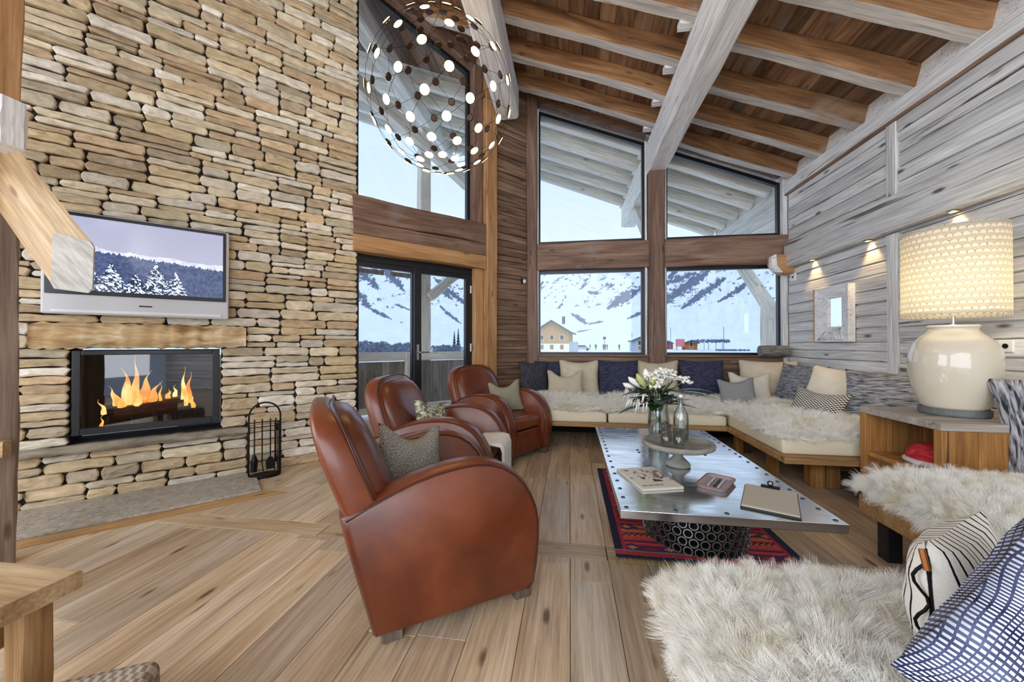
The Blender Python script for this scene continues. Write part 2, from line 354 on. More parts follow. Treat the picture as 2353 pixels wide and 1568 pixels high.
for x in (-.452, 1.03, 1.285): struct(timber('trim_11', (x, 5.43, .99), (x, 5.43, hd(x)), .022, .1, M['pale'], .0005, .003, 5, up=(0, -1, 0)))
def window(name, poly, y, fw=.055, Mx=None, dep=.06, mull=None):
    """poly: outer corners (x,z) counter-clockwise from bottom left; frame and pane"""
    n = len(poly); cx = sum(p[0] for p in poly)/n; cz = sum(p[1] for p in poly)/n
    inn = []
    for i in range(n):
        p, q, r_ = Vector(poly[i-1]), Vector(poly[i]), Vector(poly[(i+1) % n])
        d1 = (q-p).normalized(); d2 = (r_-q).normalized(); n1 = Vector((-d1.y, d1.x)); n2 = Vector((-d2.y, d2.x))
        k = (n1+n2).normalized(); inn.append(tuple(q+k*(fw/k.dot(n1))))
    mb = MB(); v = []
    for Y in (y, y+dep):
        v += [(p[0], Y, p[1]) for p in poly]+[(p[0], Y, p[1]) for p in inn]
    f = []
    for i in range(n):
        j = (i+1) % n
        f += [(i, j, n+j, n+i), (2*n+i, 3*n+i, 3*n+j, 2*n+j), (i, 2*n+i, 2*n+j, j), (n+i, n+j, 3*n+j, 3*n+i)]
    mb.add(v, f)
    fr = mb.build(name, M['black'], mw=Mx)
    g = MB(); g.prism([tuple(p) for p in inn], y+dep*.45, y+dep*.55, 'y'); gp = g.build('pane', M['glass'], fr)
    return struct(fr), inn
window('window_1', [(-.465, 2.565), (1.03, 2.565), (1.03, hd(1.03)), (-.465, hd(-.465))], .08, .045, WM)
window('window_2', [(1.275, 2.56), (2.74, 2.56), (2.74, hd(2.74)), (1.275, hd(1.275))], .08, .045, WM)
window('window_3', [(-.465, .985), (1.02, .985), (1.02, 2.195), (-.465, 2.195)], .08, .045, WM)
window('window_4', [(1.265, .985), (2.745, .985), (2.745, 2.19), (1.265, 2.19)], .08, .045, WM)
# corbel at the end of the right wall beam
pr = [(0, 0), (.12, 0), (.2, .05), (.25, .13), (.26, .24), (0, .24)]; mb = MB()
cb = empty('corbel', (2.66, 5.26, 2.03), label='carved orange corbel with whitewashed rounded nose at the window corner', cat='bracket')
mb.prism([(-q[0]+.12, q[1]) for q in pr], -.07, .1, 'y'); mb.build('body', M['orange'], cb, bevel=.012)
mb = MB(); mb.prism([(-.12, .02), (-.16, .1), (-.155, .22), (-.1, .25), (-.09, .1), (-.02, .01)], -.085, .0, 'y'); lab(mb.build('nose', M['pale'], cb, bevel=.01), 'whitewashed curved nose')

# ---------------- stone / door wall ----------------
# glass doors
struct(timber('trim_12', dw(.46, -.0, 2.2), dw(2.09, -.0, 2.2), .14, .17, M['orange'], .003, .01, 9))
struct(timber('trim_13', dw(.46, .01, 2.36), dw(2.09, .01, 2.36), .14, .15, M['frame_wood'], .004, .008, 9))
struct(timber('trim_14', dw(.46, .0, 2.565), dw(2.09, .0, 2.565), .15, .25, M['frame_wood'], .005, .012, 9))
struct(timber('trim_15', dw(2.175, .0, 0), dw(2.175, .0, 4.92), .17, .17, M['orange'], .004, .012, 12, up=DD))
struct(timber('trim_16', dw(2.03, .05, 0), dw(2.03, .05, 2.12), .1, .12, M['orange'], .001, .004, 9, up=DD))
struct(timber('trim_17', dw(2.01, .05, 2.69), dw(2.01, .05, 4.74), .12, .12, M['frame_woodz'], .001, .004, 9, up=DD))
mb = MB()
zt = steps(0, 4.72, .035, .09); planks(mb, 2.26, 2.98, zt, .03, th=.03, wav=.004, gap=.004)
mb.box((2.05, .03, 0), (3.05, .12, 4.6)); struct(mb.build('wall_corner', M['brown'], mw=DM))
struct(window('window_5', [(.5, 2.69), (1.96, 2.69), (1.96, 5.235-.269*1.96), (.5, 5.235-.269*.5)], .1, .05, DM)[0])
mb = MB()
for k in range(4):
    mb.add([(.35, .0, 5.24-.269*.35+k*.06), (2.1, .0, 5.24-.269*2.1+k*.06), (2.1, .1, 5.24-.269*2.1+k*.06), (.35, .1, 5.24-.269*.35+k*.06), (.35, .0, 5.295-.269*.35+k*.06), (2.1, .0, 5.295-.269*2.1+k*.06), (2.1, .1, 5.295-.269*2.1+k*.06), (.35, .1, 5.295-.269*.35+k*.06)],
           [(0, 3, 2, 1), (4, 5, 6, 7), (0, 1, 5, 4), (1, 2, 6, 5), (2, 3, 7, 6), (3, 0, 4, 7)])
struct(mb.build('trim_18', M['frame_wood'], mw=DM))
dr = empty('door_1'); dr.matrix_world = DM; struct(dr)
mb = MB(); mb.box((.5, .08, 2.04), (2.02, .16, 2.13)); mb.box((1.94, .08, 0), (2.0, .16, 2.04)); mb.box((.5, .08, -.01), (2.0, .16, .03)); mb.build('door_frame', M['black'], dr, bevel=.004)
def leaf(x0, x1, nm):
    fr, _ = window(nm, [(x0, .03), (x1, .03), (x1, 2.04), (x0, 2.04)], .09, .055, None, .055); fr.parent = dr; del fr['kind']; return fr
lf1 = leaf(.5, 1.21, 'door_leaf'); lf2 = leaf(1.21, 1.94, 'door_leaf')
mb = MB(); mb.box((1.165, .05, .03), (1.255, .1, 2.04)); mb.build('meeting_stile', M['black'], lf2, bevel=.004)
mb = MB(); mb.box((1.195, .035, .96), (1.22, .05, 1.14)); mb.tube([(1.207, .045, 1.05), (1.207, -.01, 1.05), (1.215, -.02, 1.05), (1.32, -.02, 1.05)], .009); mb.build('door_handle', M['chrome'], lf2, smooth=False)
mb = MB()
for z in (.35, 1.1, 1.85): mb.tube([(1.95, .075, z-.05), (1.95, .075, z+.05)], .012)
mb.build('hinge', M['chrome'], dr)
# ---------------- stone wall ----------------
M['stone'] = colmat('split_face_stone', .85, bump=.6)
M['mortar'] = mat('dark_joints', '2b2420', .95)
PAL = [srgb(h)[:3] for h in ('d6c6a6', 'cbb792', 'e2d7c0', 'bfab8a', 'd2c9b8', 'dccfb2', 'b8a88e', 'e9e2d2', 'c8bda4', 'd2ba97', 'dbd3c3', 'c2a988')]
rects = []
def split(x0, z0, x1, z1, hm, wm):
    w, h = x1-x0, z1-z0
    if h > hm*2.2 or (h > hm and w < h*5):
        c = z0+h*R.uniform(.35, .65); split(x0, z0, x1, c, hm, wm); split(x0, c, x1, z1, hm, wm)
    elif w > wm:
        c = x0+w*R.uniform(.3, .7) if w < 3*wm else x0+w*R.uniform(.4, .6)
        split(x0, z0, c, z1, hm, wm); split(c, z0, x1, z1, hm, wm)
    elif h > hm*1.05 and R.random() < .8:
        c = z0+h*R.uniform(.35, .65); split(x0, z0, x1, c, hm, wm); split(x0, c, x1, z1, hm, wm)
    else: rects.append((x0, z0, x1, z1))
def region(x0, z0, x1, z1):
    x = x0
    while x < x1-.01:
        x2 = min(x1, x+R.uniform(.6, 1.0)); x2 = x1 if x1-x2 < .35 else x2
        z = z0
        while z < z1-.01:
            z2 = min(z1, z+R.uniform(.14, .3)); z2 = z1 if z1-z2 < .09 else z2
            split(x, z, x2, z2, .1, .42); z = z2
        x = x2
def region_rows(x0, z0, x1, z1):
    z = z0
    while z < z1-.01:
        z2 = min(z1, z+R.uniform(.11, .26)); z2 = z1 if z1-z2 < .06 else z2
        split(x0, z, x1, z2, .1, .42); z = z2
SE = .51
region_rows(-2.75, 0, -.42, .36); region_rows(-.42, 0, SE, .42); region_rows(-2.75, .36, -1.76, .42)
region_rows(-2.75, .42, -1.475, 1.115); region_rows(-.615, .42, SE, 1.115)
region_rows(-2.75, 1.115, -1.66, 1.30); region_rows(-.44, 1.115, SE, 1.30); region_rows(-2.75, 1.30, SE, 5.4)
mb = MB()
for (x0, z0, x1, z1) in rects:
    g = R.uniform(.002, .0055); x0 += g; x1 -= g; z0 += g; z1 -= g
    w, h = x1-x0, z1-z0
    if w < .015 or h < .012: continue
    sk = R.uniform(-.10, .10)*min(h, .06)
    nb = max(2, int(w/.06)); pts = []
    rr_ = min(.014, h*.28, w*.28)
    def jz(): return R.uniform(-1, 1)*min(.006, h*.1)
    bot = [(x0+rr_+(w-2*rr_)*i/nb, z0+jz()) for i in range(nb+1)]; top = [(x1-rr_-(w-2*rr_)*i/nb+R.uniform(-.004, .004), z1+jz()) for i in range(nb+1)]
    pts = bot+[(x1+jz(), z0+h*.35+jz()), (x1+jz()+sk, z0+h*.7)]+top+[(x0+jz()+sk, z1-h*.3), (x0+jz(), z0+h*.35)]
    yo = -R.uniform(.004, .034); tilt = R.uniform(-.012, .012); tz = R.uniform(-.006, .01)
    cx, cz = (x0+x1)/2, (z0+z1)/2; n = len(pts); ins = min(.007, h*.14)
    def inset(p): dx, dz = p[0]-cx, p[1]-cz; return (cx+dx*(1-ins/(w/2)), cz+dz*(1-ins/(h/2)))
    def Y(p): return yo+tilt*(p[0]-cx)/w*2+tz*(p[1]-cz)/h*2
    base = [(p[0], .03, p[1]) for p in pts]; mid = [(p[0], Y(p)+.006, p[1]) for p in pts]; fr = [(inset(p)[0], Y(p), inset(p)[1]) for p in pts]
    ip = [(cx+(p[0]-cx)*.55, Y(p)-R.uniform(-.002, .006), cz+(p[1]-cz)*.4) for p in pts]
    v = base+mid+fr+ip; f = []
    for k in range(3): f += [(k*n+i, k*n+(i+1) % n, (k+1)*n+(i+1) % n, (k+1)*n+i) for i in range(n)]
    f.append(tuple(range(3*n, 4*n)))
    pc = R.choice(PAL); q = R.uniform(.82, 1.12); mb.add(v, f, R.random(), tuple(min(1, a*q) for a in pc))
ws = struct(mb.build('wall_left', M['stone'], mw=DM))
mb = MB(); zt_ = 6.3
for (a, b) in (((-2.8, .012, 0), (-1.48, .35, zt_)), ((-1.48, .012, 0), (-.61, .35, .42)), ((-1.48, .012, 1.13), (-.61, .35, zt_)), ((-.61, .012, 0), (.495, .35, zt_))): mb.box(a, b)
mo = mb.build('joints', M['mortar'], ws); mo.matrix_parent_inverse = Matrix.Identity(4)
# hearth ledge, lintel
def slab(name, x0, x1, y0, y1, z0, z1, m, jit=.008, nx=16):
    mb = MB(); v = []
    for i in range(nx+1):
        t = x0+(x1-x0)*i/nx; e = .0 if 0 < i < nx else .012
        a, b, c = R.uniform(-1, 1)*jit, R.uniform(-1, 1)*jit*.5, R.uniform(-1, 1)*jit*.7
        v += [(t, y1, z0+e), (t, y0+a+.01, z0+e+c), (t, y0+a, (z0+z1)/2+c), (t, y0+a+.008, z1-e+b), (t, y1, z1-e+b)]
    f = [(i*5+k, (i+1)*5+k, (i+1)*5+(k+1) % 5, i*5+(k+1) % 5) for i in range(nx) for k in range(5)]+[tuple(range(5))[::-1], tuple(range(nx*5, nx*5+5))]
    mb.add(v, f); return mb.build(name, m, mw=DM, smooth=True)
def rock(name, stops, sc=(6, 6, 20), rough=.8, st=.6):
    m = mat(name, rough=rough); t = NT(m); f = t.noise(t.obj(sc), 1, 8, .8); t.l(t.ramp(f, stops), t.b.inputs['Base Color']); t.bump(f, st, .02); return m
M['lintel'] = rock('sandstone_lintel', [(.3, '9a7650'), (.5, 'cdae80'), (.65, 'dfcfae'), (.8, 'b07a4e')], (4, 4, 16), st=1)
M['ledge'] = rock('grey_slate_ledge', [(.3, '6f675c'), (.6, 'a09683'), (.8, 'b8ad97')], (5, 5, 12))
M['hearth'] = rock('flamed_grey_stone', [(.3, '8f887e'), (.55, 'b0a99d'), (.8, 'c6c0b5')], (26, 26, 26), .55, .25)
tag(slab('stone_lintel', -1.655, -.44, -.065, .2, 1.115, 1.30, M['lintel'], .016, 40), 'rough sandstone lintel slab over the fireplace', 'lintel')
tag(slab('stone_ledge', -1.76, -.42, -.085, .04, .365, .42, M['ledge'], .008, 26), 'grey slate ledge under the fireplace opening', 'ledge')
mb = MB(); mb.prism([(-2.7, -.595), (-.366, -.595), (-.37, -.225), (-.45, -.03), (-2.7, -.03)], .0, .018)
tag(mb.build('hearth_slab', M['hearth'], mw=DM, bevel=.004), 'grey stone hearth slab on the floor before the fireplace', 'hearth')
# fireplace insert
fp = empty('fireplace', label='black glass-fronted fireplace insert with burning logs in the stone wall', cat='fireplace'); fp.matrix_world = DM
x0, x1, z0, z1 = -1.468, -.622, .48, 1.10
mb = MB()
for a, b in (((x0, -.01, z0), (x0+.045, .03, z1)), ((x1-.05, -.01, z0), (x1, .03, z1)), ((x0+.045, -.01, z0), (x1-.05, .03, z0+.05)), ((x0+.045, -.01, z1-.035), (x1-.05, .03, z1))): mb.box(a, b)
mb.build('frame', M['black'], fp, bevel=.004)
M['soot'] = mat('sooty_firebrick', '23242a', .8)
mb = MB(); mb.box((x0, .42, z0), (x1, .44, z1)); mb.box((x0, .03, z0), (x0+.01, .42, z1)); mb.box((x1-.01, .03, z0), (x1, .42, z1)); mb.box((x0, .03, z1-.01), (x1, .42, z1)); mb.box((x0, .03, z0), (x1, .42, z0+.03))
mb.build('firebox', M['soot'], fp)
mb = MB(); mb.box((x0+.04, .004, z0+.045), (x1-.045, .009, z1-.03)); mb.build('glass_door', M['fireglass'], fp)
mb = MB()
for i in range(5): mb.tube([(-1.3+i*.13, .10, z0+.03), (-1.3+i*.13, .10, z0+.1), (-1.3+i*.13, .3, z0+.1)], .008)
mb.build('log_grate', M['iron'], fp)
M['log'] = rock('charred_log', [(.3, '1c1210'), (.55, '4c2416'), (.75, '8a3f20')], (10, 30, 30)); 
for p, q, r_ in (((-1.27, .13, .605), (-.86, .14, .635), .045), ((-1.22, .24, .66), (-.83, .22, .67), .04)):
    mb = MB(); mb.tube([p, [(a+b)/2+.008 for a, b in zip(p, q)], q], [r_, r_*1.1, r_*.9], 9); l = mb.build('firewood_log', M['log']); l.matrix_world = DM; tag(l, 'front glowing reddish log in the fireplace' if r_ > .042 else 'rear blackened log in the fireplace', 'log')
mf = mat('flame', (0, 0, 0, 1)); t = NT(mf); tc_ = t.obj((7, 7, 3.2), rnd=True); f = t.noise(tc_, 1, 3, .5)
t.l(t.ramp(f, [(.3, 'd2601a'), (.48, 'f0a63c'), (.6, 'ffd98a'), (.75, 'fff3cf')]), t.b.inputs['Emission Color']); t.b.inputs['Emission Strength'].default_value = 1.15
fl_ = empty('fire', label='orange and yellow flames rising from the logs behind the fireplace glass', cat='fire'); fl_.matrix_world = DM
def flame(x, y, z, h, w, lean=0):
    pts = []; rad = []
    for i in range(12):
        t_ = i/11; pts.append((x+lean*t_*t_*h+.012*math.sin(t_*9+x*30)*t_, y, z+h*t_)); rad.append(max(.0008, w*(math.sin(math.pi*min(1, (t_+.12)**.6))**.8)*(1-t_)**.55))
    mb = MB(); mb.tube(pts, rad, 9); o = mb.build('flame', mf, fl_, smooth=True); return o
for a in ((-1.33, .15, .60, .12, .018, -.3), (-1.26, .16, .66, .16, .03, -.35), (-1.2, .18, .66, .3, .045, -.1), (-1.16, .17, .67, .38, .032, .02), (-1.11, .17, .67, .26, .045, .15), (-1.06, .16, .67, .17, .035, .3), (-1.01, .16, .66, .17, .012, 0), (-.965, .18, .69, .08, .02, .2), (-.92, .18, .70, .1, .018, 0),
          (-.86, .17, .62, .33, .03, -.02), (-.835, .18, .64, .27, .028, .05), (-.80, .15, .60, .12, .018, -.2), (-1.23, .13, .64, .12, .03, 0), (-1.14, .13, .64, .14, .03, .1), (-1.34, .13, .5, .1, .012, .1)): flame(*a)

# ---------------- television ----------------
tv = empty('television', label='silver flat screen television showing a snowy forest on the stone wall', cat='television'); tv.matrix_world = DM
x0, x1 = -1.595, -.565
mb = MB(); mb.prism([(x0, 1.36), (x1, 1.355), (x1+.002, 2.09), (x0, 2.09)], -.10, -.04, 'y'); mb.build('housing', mat('silver_plastic', 'c6c8cc', .35), tv, bevel=.012)
mb = MB(); mb.box((x0+.02, -.112, 1.50), (x1-.02, -.101, 2.08)); mb.build('bezel', M['black'], tv, bevel=.003)
mb = MB(); mb.box((-1.11, -.106, 1.43), (-1.04, -.1005, 1.438)); mb.build('maker_badge', M['iron'], tv)
mb = MB(); mb.box((x0+.05, -.108, 1.372), (x1-.05, -.1005, 1.392)); mb.build('speaker_strip', mat('light_silver', 'dddddf', .3), tv)
mb = MB(); mb.box((-1.3, -.04, 1.5), (-.85, .0, 1.9)); mb.build('wall_bracket', M['iron'], tv)
def vnoise(x, y, s=0):
    xi, yi = np.floor(x).astype(int), np.floor(y).astype(int); fx, fy = x-xi, y-yi; fx = fx*fx*(3-2*fx); fy = fy*fy*(3-2*fy)
    def h(a, b): n = (a*374761393+b*668265263+s*1442695041) & 0xffffffff; n = ((n ^ (n >> 13))*1274126177) & 0xffffffff; return ((n ^ (n >> 16)) & 0xffff)/65535.
    return (h(xi, yi)*(1-fx)+h(xi+1, yi)*fx)*(1-fy)+(h(xi, yi+1)*(1-fx)+h(xi+1, yi+1)*fx)*fy
def fbm(x, y, o=4, s=0):
    r = 0; a = .5
    for i in range(o): r = r+a*vnoise(x, y, s+i); x = x*2.03; y = y*2.03; a *= .5
    return r/(1-.5**o)
def painted(name, m, parent, nx, ny, P, paint, **kw):
    """grid of nx x ny cells at P(u,v); cell colours from paint(u,v) arrays in 0..1"""
    us, vs = np.meshgrid((np.arange(nx)+.5)/nx, (np.arange(ny)+.5)/ny); colr = paint(us, vs)
    v = [P(i/nx, j/ny) for j in range(ny+1) for i in range(nx+1)]
    f = [(j*(nx+1)+i, j*(nx+1)+i+1, (j+1)*(nx+1)+i+1, (j+1)*(nx+1)+i) for j in range(ny) for i in range(nx)]
    cs = [tuple(float(q) for q in colr[j, i]) for j in range(ny) for i in range(nx)]
    mb = MB(); mb.add(v, f, 0, cs); return mb.build(name, m, parent, **kw)
def L3(h): return np.array(srgb(h)[:3])
def tvpaint(u, v):
    c = np.zeros(u.shape+(3,)); sky = L3('9a9cae')*(1-v[..., None])+L3('8a8ea4')*v[..., None]; c[:] = sky
    mt = .53+.08*fbm(u*6, v*0+3, 4, 5)-.12*u+.06
    k = v < mt; c[k] = (L3('b9bfd0')*(.6+.6*fbm(u*30, v*30, 3, 2)[..., None]))[k]
    ft = .56-.16*u+.05*np.abs(vnoise(u*55, u*0, 3)-.4)+.03*vnoise(u*140, u*0, 4)
    k = v < ft; n = fbm(u*60, v*34, 3, 7)[..., None]; c[k] = (L3('1b2440')*(1-n)*1.2+L3('5f6f96')*n*.7)[k]
    for cx, w, top in ((.30, .09, .42), (.44, .075, .3), (.56, .10, .47), (.68, .07, .36), (.2, .08, .3)):
        half = w*(1-(v/top)).clip(0, 1)*(.75+.5*np.abs(np.sin(v*70)))
        k = (np.abs(u-cx) < half) & (v < top); n = fbm(u*80, v*60+u*40, 3, 9); q = np.where((n > .52)[..., None], L3('b8c4dc'), L3('1e2b40')); c[k] = q[k]
    half = (.15*(1-v*.85))*(.7+.6*np.abs(np.sin(v*26))); k = (u < half+.06*fbm(u*20, v*20)); n = fbm(u*50, v*50, 3, 11)
    c[k] = np.where((n > .55)[..., None], L3('8791ad'), L3('151b33'))[k]
    return c
painted('screen', colmat('glowing_screen', .15, emit=.75), tv, 190, 104, lambda a, b: (x0+.06+a*(x1-x0-.1), -.1135, 1.53+b*.525), tvpaint)

# ---------------- fire tools ----------------
ft = empty('fireside_tool_set', (-2.63, 2.97, .0), (0, 0, math.radians(43)), 'black wrought iron fireside tool stand with arched handle on the floor', 'fireside tools')
ft.location = (-2.62, 2.93, 0)
mb = MB(); mb.prism([(.12*math.cos(a), .075*math.sin(a)) for a in [i*math.pi/12 for i in range(24)]], .0, .022); mb.build('base', M['iron'], ft, bevel=.004)
mb = MB(); mb.tube([(-.115, 0, .02), (-.115, 0, .52)]+[(-.115*math.cos(a), 0, .52+.12*math.sin(a)) for a in [i*math.pi/12 for i in range(1, 12)]]+[(.115, 0, .52), (.115, 0, .02)], .007); mb.tube([(-.115, 0, .47), (.115, 0, .47)], .004); mb.tube([(-.115, 0, .43), (.115, 0, .43)], .004)
mb.build('arch', M['iron'], ft)
mb = MB()
for x in (.095, .105, .075): mb.tube([(x, .03-.3*(x-.075), .02), (x, .03-.3*(x-.075), .47)], .004)
mb.build('back_bars', M['iron'], ft)
for nm, x, ty in (('brush', -.075, 0), ('poker', -.02, 1), ('shovel', .04, 2), ('tongs', .08, 3)):
    mb = MB(); mb.tube([(x, -.02, .5), (x, -.03, .12)], .005)
    if ty == 0: mb.tube([(x, -.03, .2), (x, -.03, .15), (x-.005, -.03, .06)], [.01, .028, .024], 8)
    if ty == 2: mb.prism([(x-.03, .07), (x+.03, .07), (x+.035, .13), (x+.012, .17), (x-.012, .17), (x-.035, .13)], -.04, -.025, 'y')
    if ty == 3: mb.tube([(x, -.02, .2), (x+.015, -.02, .06)], .004)
    if ty == 1: mb.tube([(x, -.03, .12), (x+.01, -.03, .05)], .004)
    mb.build(nm, M['iron'], ft)

# ---------------- left foreground timbers ----------------
tag(timber('timber_post', (-2.945, 1.495, 0), (-2.935, 1.495, 2.12), .17, .17, M['greypost'], .006, .015, 14, up=(0, -1, 0)), 'grey cracked timber post at the left edge below the jutting beam', 'post')
tag(timber('timber_post', (-2.985, 1.50, 2.12), (-2.965, 1.50, 5.6), .19, .19, M['orange'], .004, .01, 14, up=(0, -1, 0)), 'reddish upper timber post at the left edge above the jutting beam', 'post')
pe = Vector((-2.2, 1.378, 1.51)); ps_ = Vector((-1.93, .935, 1.72)); dirn = (ps_-pe)
# obliquely sawn beam: the vertical end section swept along its rising axis
SEC = [Vector(p) for p in ((-2.428, 1.446, 1.683), (-2.233, 1.476, 1.630), (-2.242, 1.476, 1.388), (-2.438, 1.446, 1.414))]; AX = Vector((-.55, .05, .53)).normalized()
mxs = Matrix.Identity(4); sy_ = Vector((0, 0, 1)).cross(AX).normalized(); sz_ = AX.cross(sy_)
for i in range(3): mxs[i][0], mxs[i][1], mxs[i][2], mxs[i][3] = AX[i], sy_[i], sz_[i], SEC[3][i]
mi_ = mxs.inverted(); cs_ = sum(SEC, Vector())/4; v = []
for k in range(9):
    for i in range(4):
        for q in (.09, .91): p = SEC[i]*(1-q)+SEC[(i+1) % 4]*q; v.append(mi_ @ (p+AX*(k*.17)+(p-cs_)*R.uniform(-.02, .02)*(k > 0)))
f = [tuple(range(8)), tuple(range(64, 72))[::-1]]+[(j*8+i, (j+1)*8+i, (j+1)*8+(i+1) % 8, j*8+(i+1) % 8) for j in range(8) for i in range(8)]
mb = MB(); mb.add(v, f); st = mb.build('hewn_beam', M['strut'], mw=mxs)
tag(st, 'sandy hewn beam jutting in at the left with a grey sawn end over the television', 'beam')
nn_ = (SEC[1]-SEC[0]).cross(SEC[3]-SEC[0]).normalized(); nn_ = nn_ if nn_.y < 0 else -nn_
v = [mi_ @ (p+nn_*d_) for d_ in (.004, -.002) for k_ in (0,) for i in range(4) for q in (.09, .91) for p in [(SEC[i]*(1-q)+SEC[(i+1) % 4]*q)]]; mb = MB(); mb.add(v, [tuple(range(8)), tuple(range(8, 16))[::-1]]+[(i, i+8, (i+1) % 8+8, (i+1) % 8) for i in range(8)]); mb.build('sawn_end', M['endgrain'], st)
tag(timber('timber_block', (-2.52, 1.32, 2.03), (-2.52, 1.32, 2.24), .15, .1, M['pale'], .002, .012, 4, up=(0, -1, 0)), 'small whitish chamfered timber block on top of the jutting beam', 'block')
tag(timber('rail', (-3.05, 1.36, .62), (-2.80, 1.50, .62), .05, .08, M['strut'], .002, .006, 4), 'short pale rail across the grey post at the left edge', 'rail')
# bench end bottom left
be = empty('wooden_bench', (-1.9, .7, 0), (0, 0, 0), 'thick oak bench at the bottom left corner', 'bench')
bt = timber('top', (-2.6, .80, .425), (-1.495, .80, .425), .33, .05, M['strut'], .003, .006, 14); bt.parent = be; bt.matrix_parent_inverse = Matrix.Translation((1.9, -.7, 0))
for nm, p, q, w in (('leg', (-1.59, .90, 0), (-1.59, .90, .4), .07), ('leg', (-1.59, .70, 0), (-1.59, .70, .4), .07), ('leg', (-2.5, .9, 0), (-2.5, .9, .4), .07), ('apron', (-2.46, .87, .33), (-1.63, .87, .33), .03)):
    o = timber(nm, p, q, w, w if nm == 'leg' else .13, M['oak'], .001, .004, 5, up=(0, -1, 0) if nm == 'leg' else (0, 0, 1)); o.parent = be; o.matrix_parent_inverse = Matrix.Translation((1.9, -.7, 0))
# woven stool corner
M['weave'] = mat('grey_wicker', 'a89c8c', .8); t = NT(M['weave']); w_ = t.n('TexChecker'); w_.inputs['Scale'].default_value = 1; t.l(t.obj((90, 45, 60)), w_.inputs['Vector']); w_.inputs[1].default_value = srgb('b5a998'); w_.inputs[2].default_value = srgb('85786a'); t.l(w_.outputs[0], t.b.inputs['Base Color']); t.bump(w_.outputs[1], .5, .004)
mb = MB(); mb.box((-.2, -.17, 0), (.2, .17, .265)); tag(mb.build('wicker_stool', M['weave'], loc=(-1.24, .68, 0), rot=(0, 0, .5), bevel=.03, seg=3), 'low grey wicker stool just showing at the bottom edge beside the oak bench', 'stool')

# ---------------- leather club chairs ----------------
ml = mat('aged_brown_leather', rough=.33); t = NT(ml); t.b.inputs['Coat Weight'].default_value = .25; t.b.inputs['Coat Roughness'].default_value = .25
f = t.noise(t.obj((3, 3, 3)), 1, 5, .4); c = t.ramp(f, [(.3, '522413'), (.5, '6c3219'), (.7, '824325')]); g = t.noise(t.obj((220, 220, 220)), 1, 2)
t.l(t.mix(c, t.ramp(g, [(.3, (.85,)*3), (.7, (1.06,)*3)]), .6), t.b.inputs['Base Color']); t.bump(g, .12, .002)
M['leather'] = ml; M['piping'] = mat('dark_leather_piping', '3f1c10', .35)
M['chairleg'] = wood('dark_block_feet', [(.2, '4a4038'), (.5, '6d6156'), (.8, '8d8074')], axis='z', rough=.35)
PR = [(.0, .045), (.66, .045), (.69, .07), (.706, .165), (.716, .26), (.718, .341), (.706, .41), (.683, .465), (.645, .53), (.596, .585), (.535, .624), (.471, .646), (.41, .655), (.35, .654), (.29, .649), (.227, .64), (.14, .62), (.061, .593), (-.03, .556), (-.118, .515), (-.105, .45), (-.07, .31)]
WC = .73
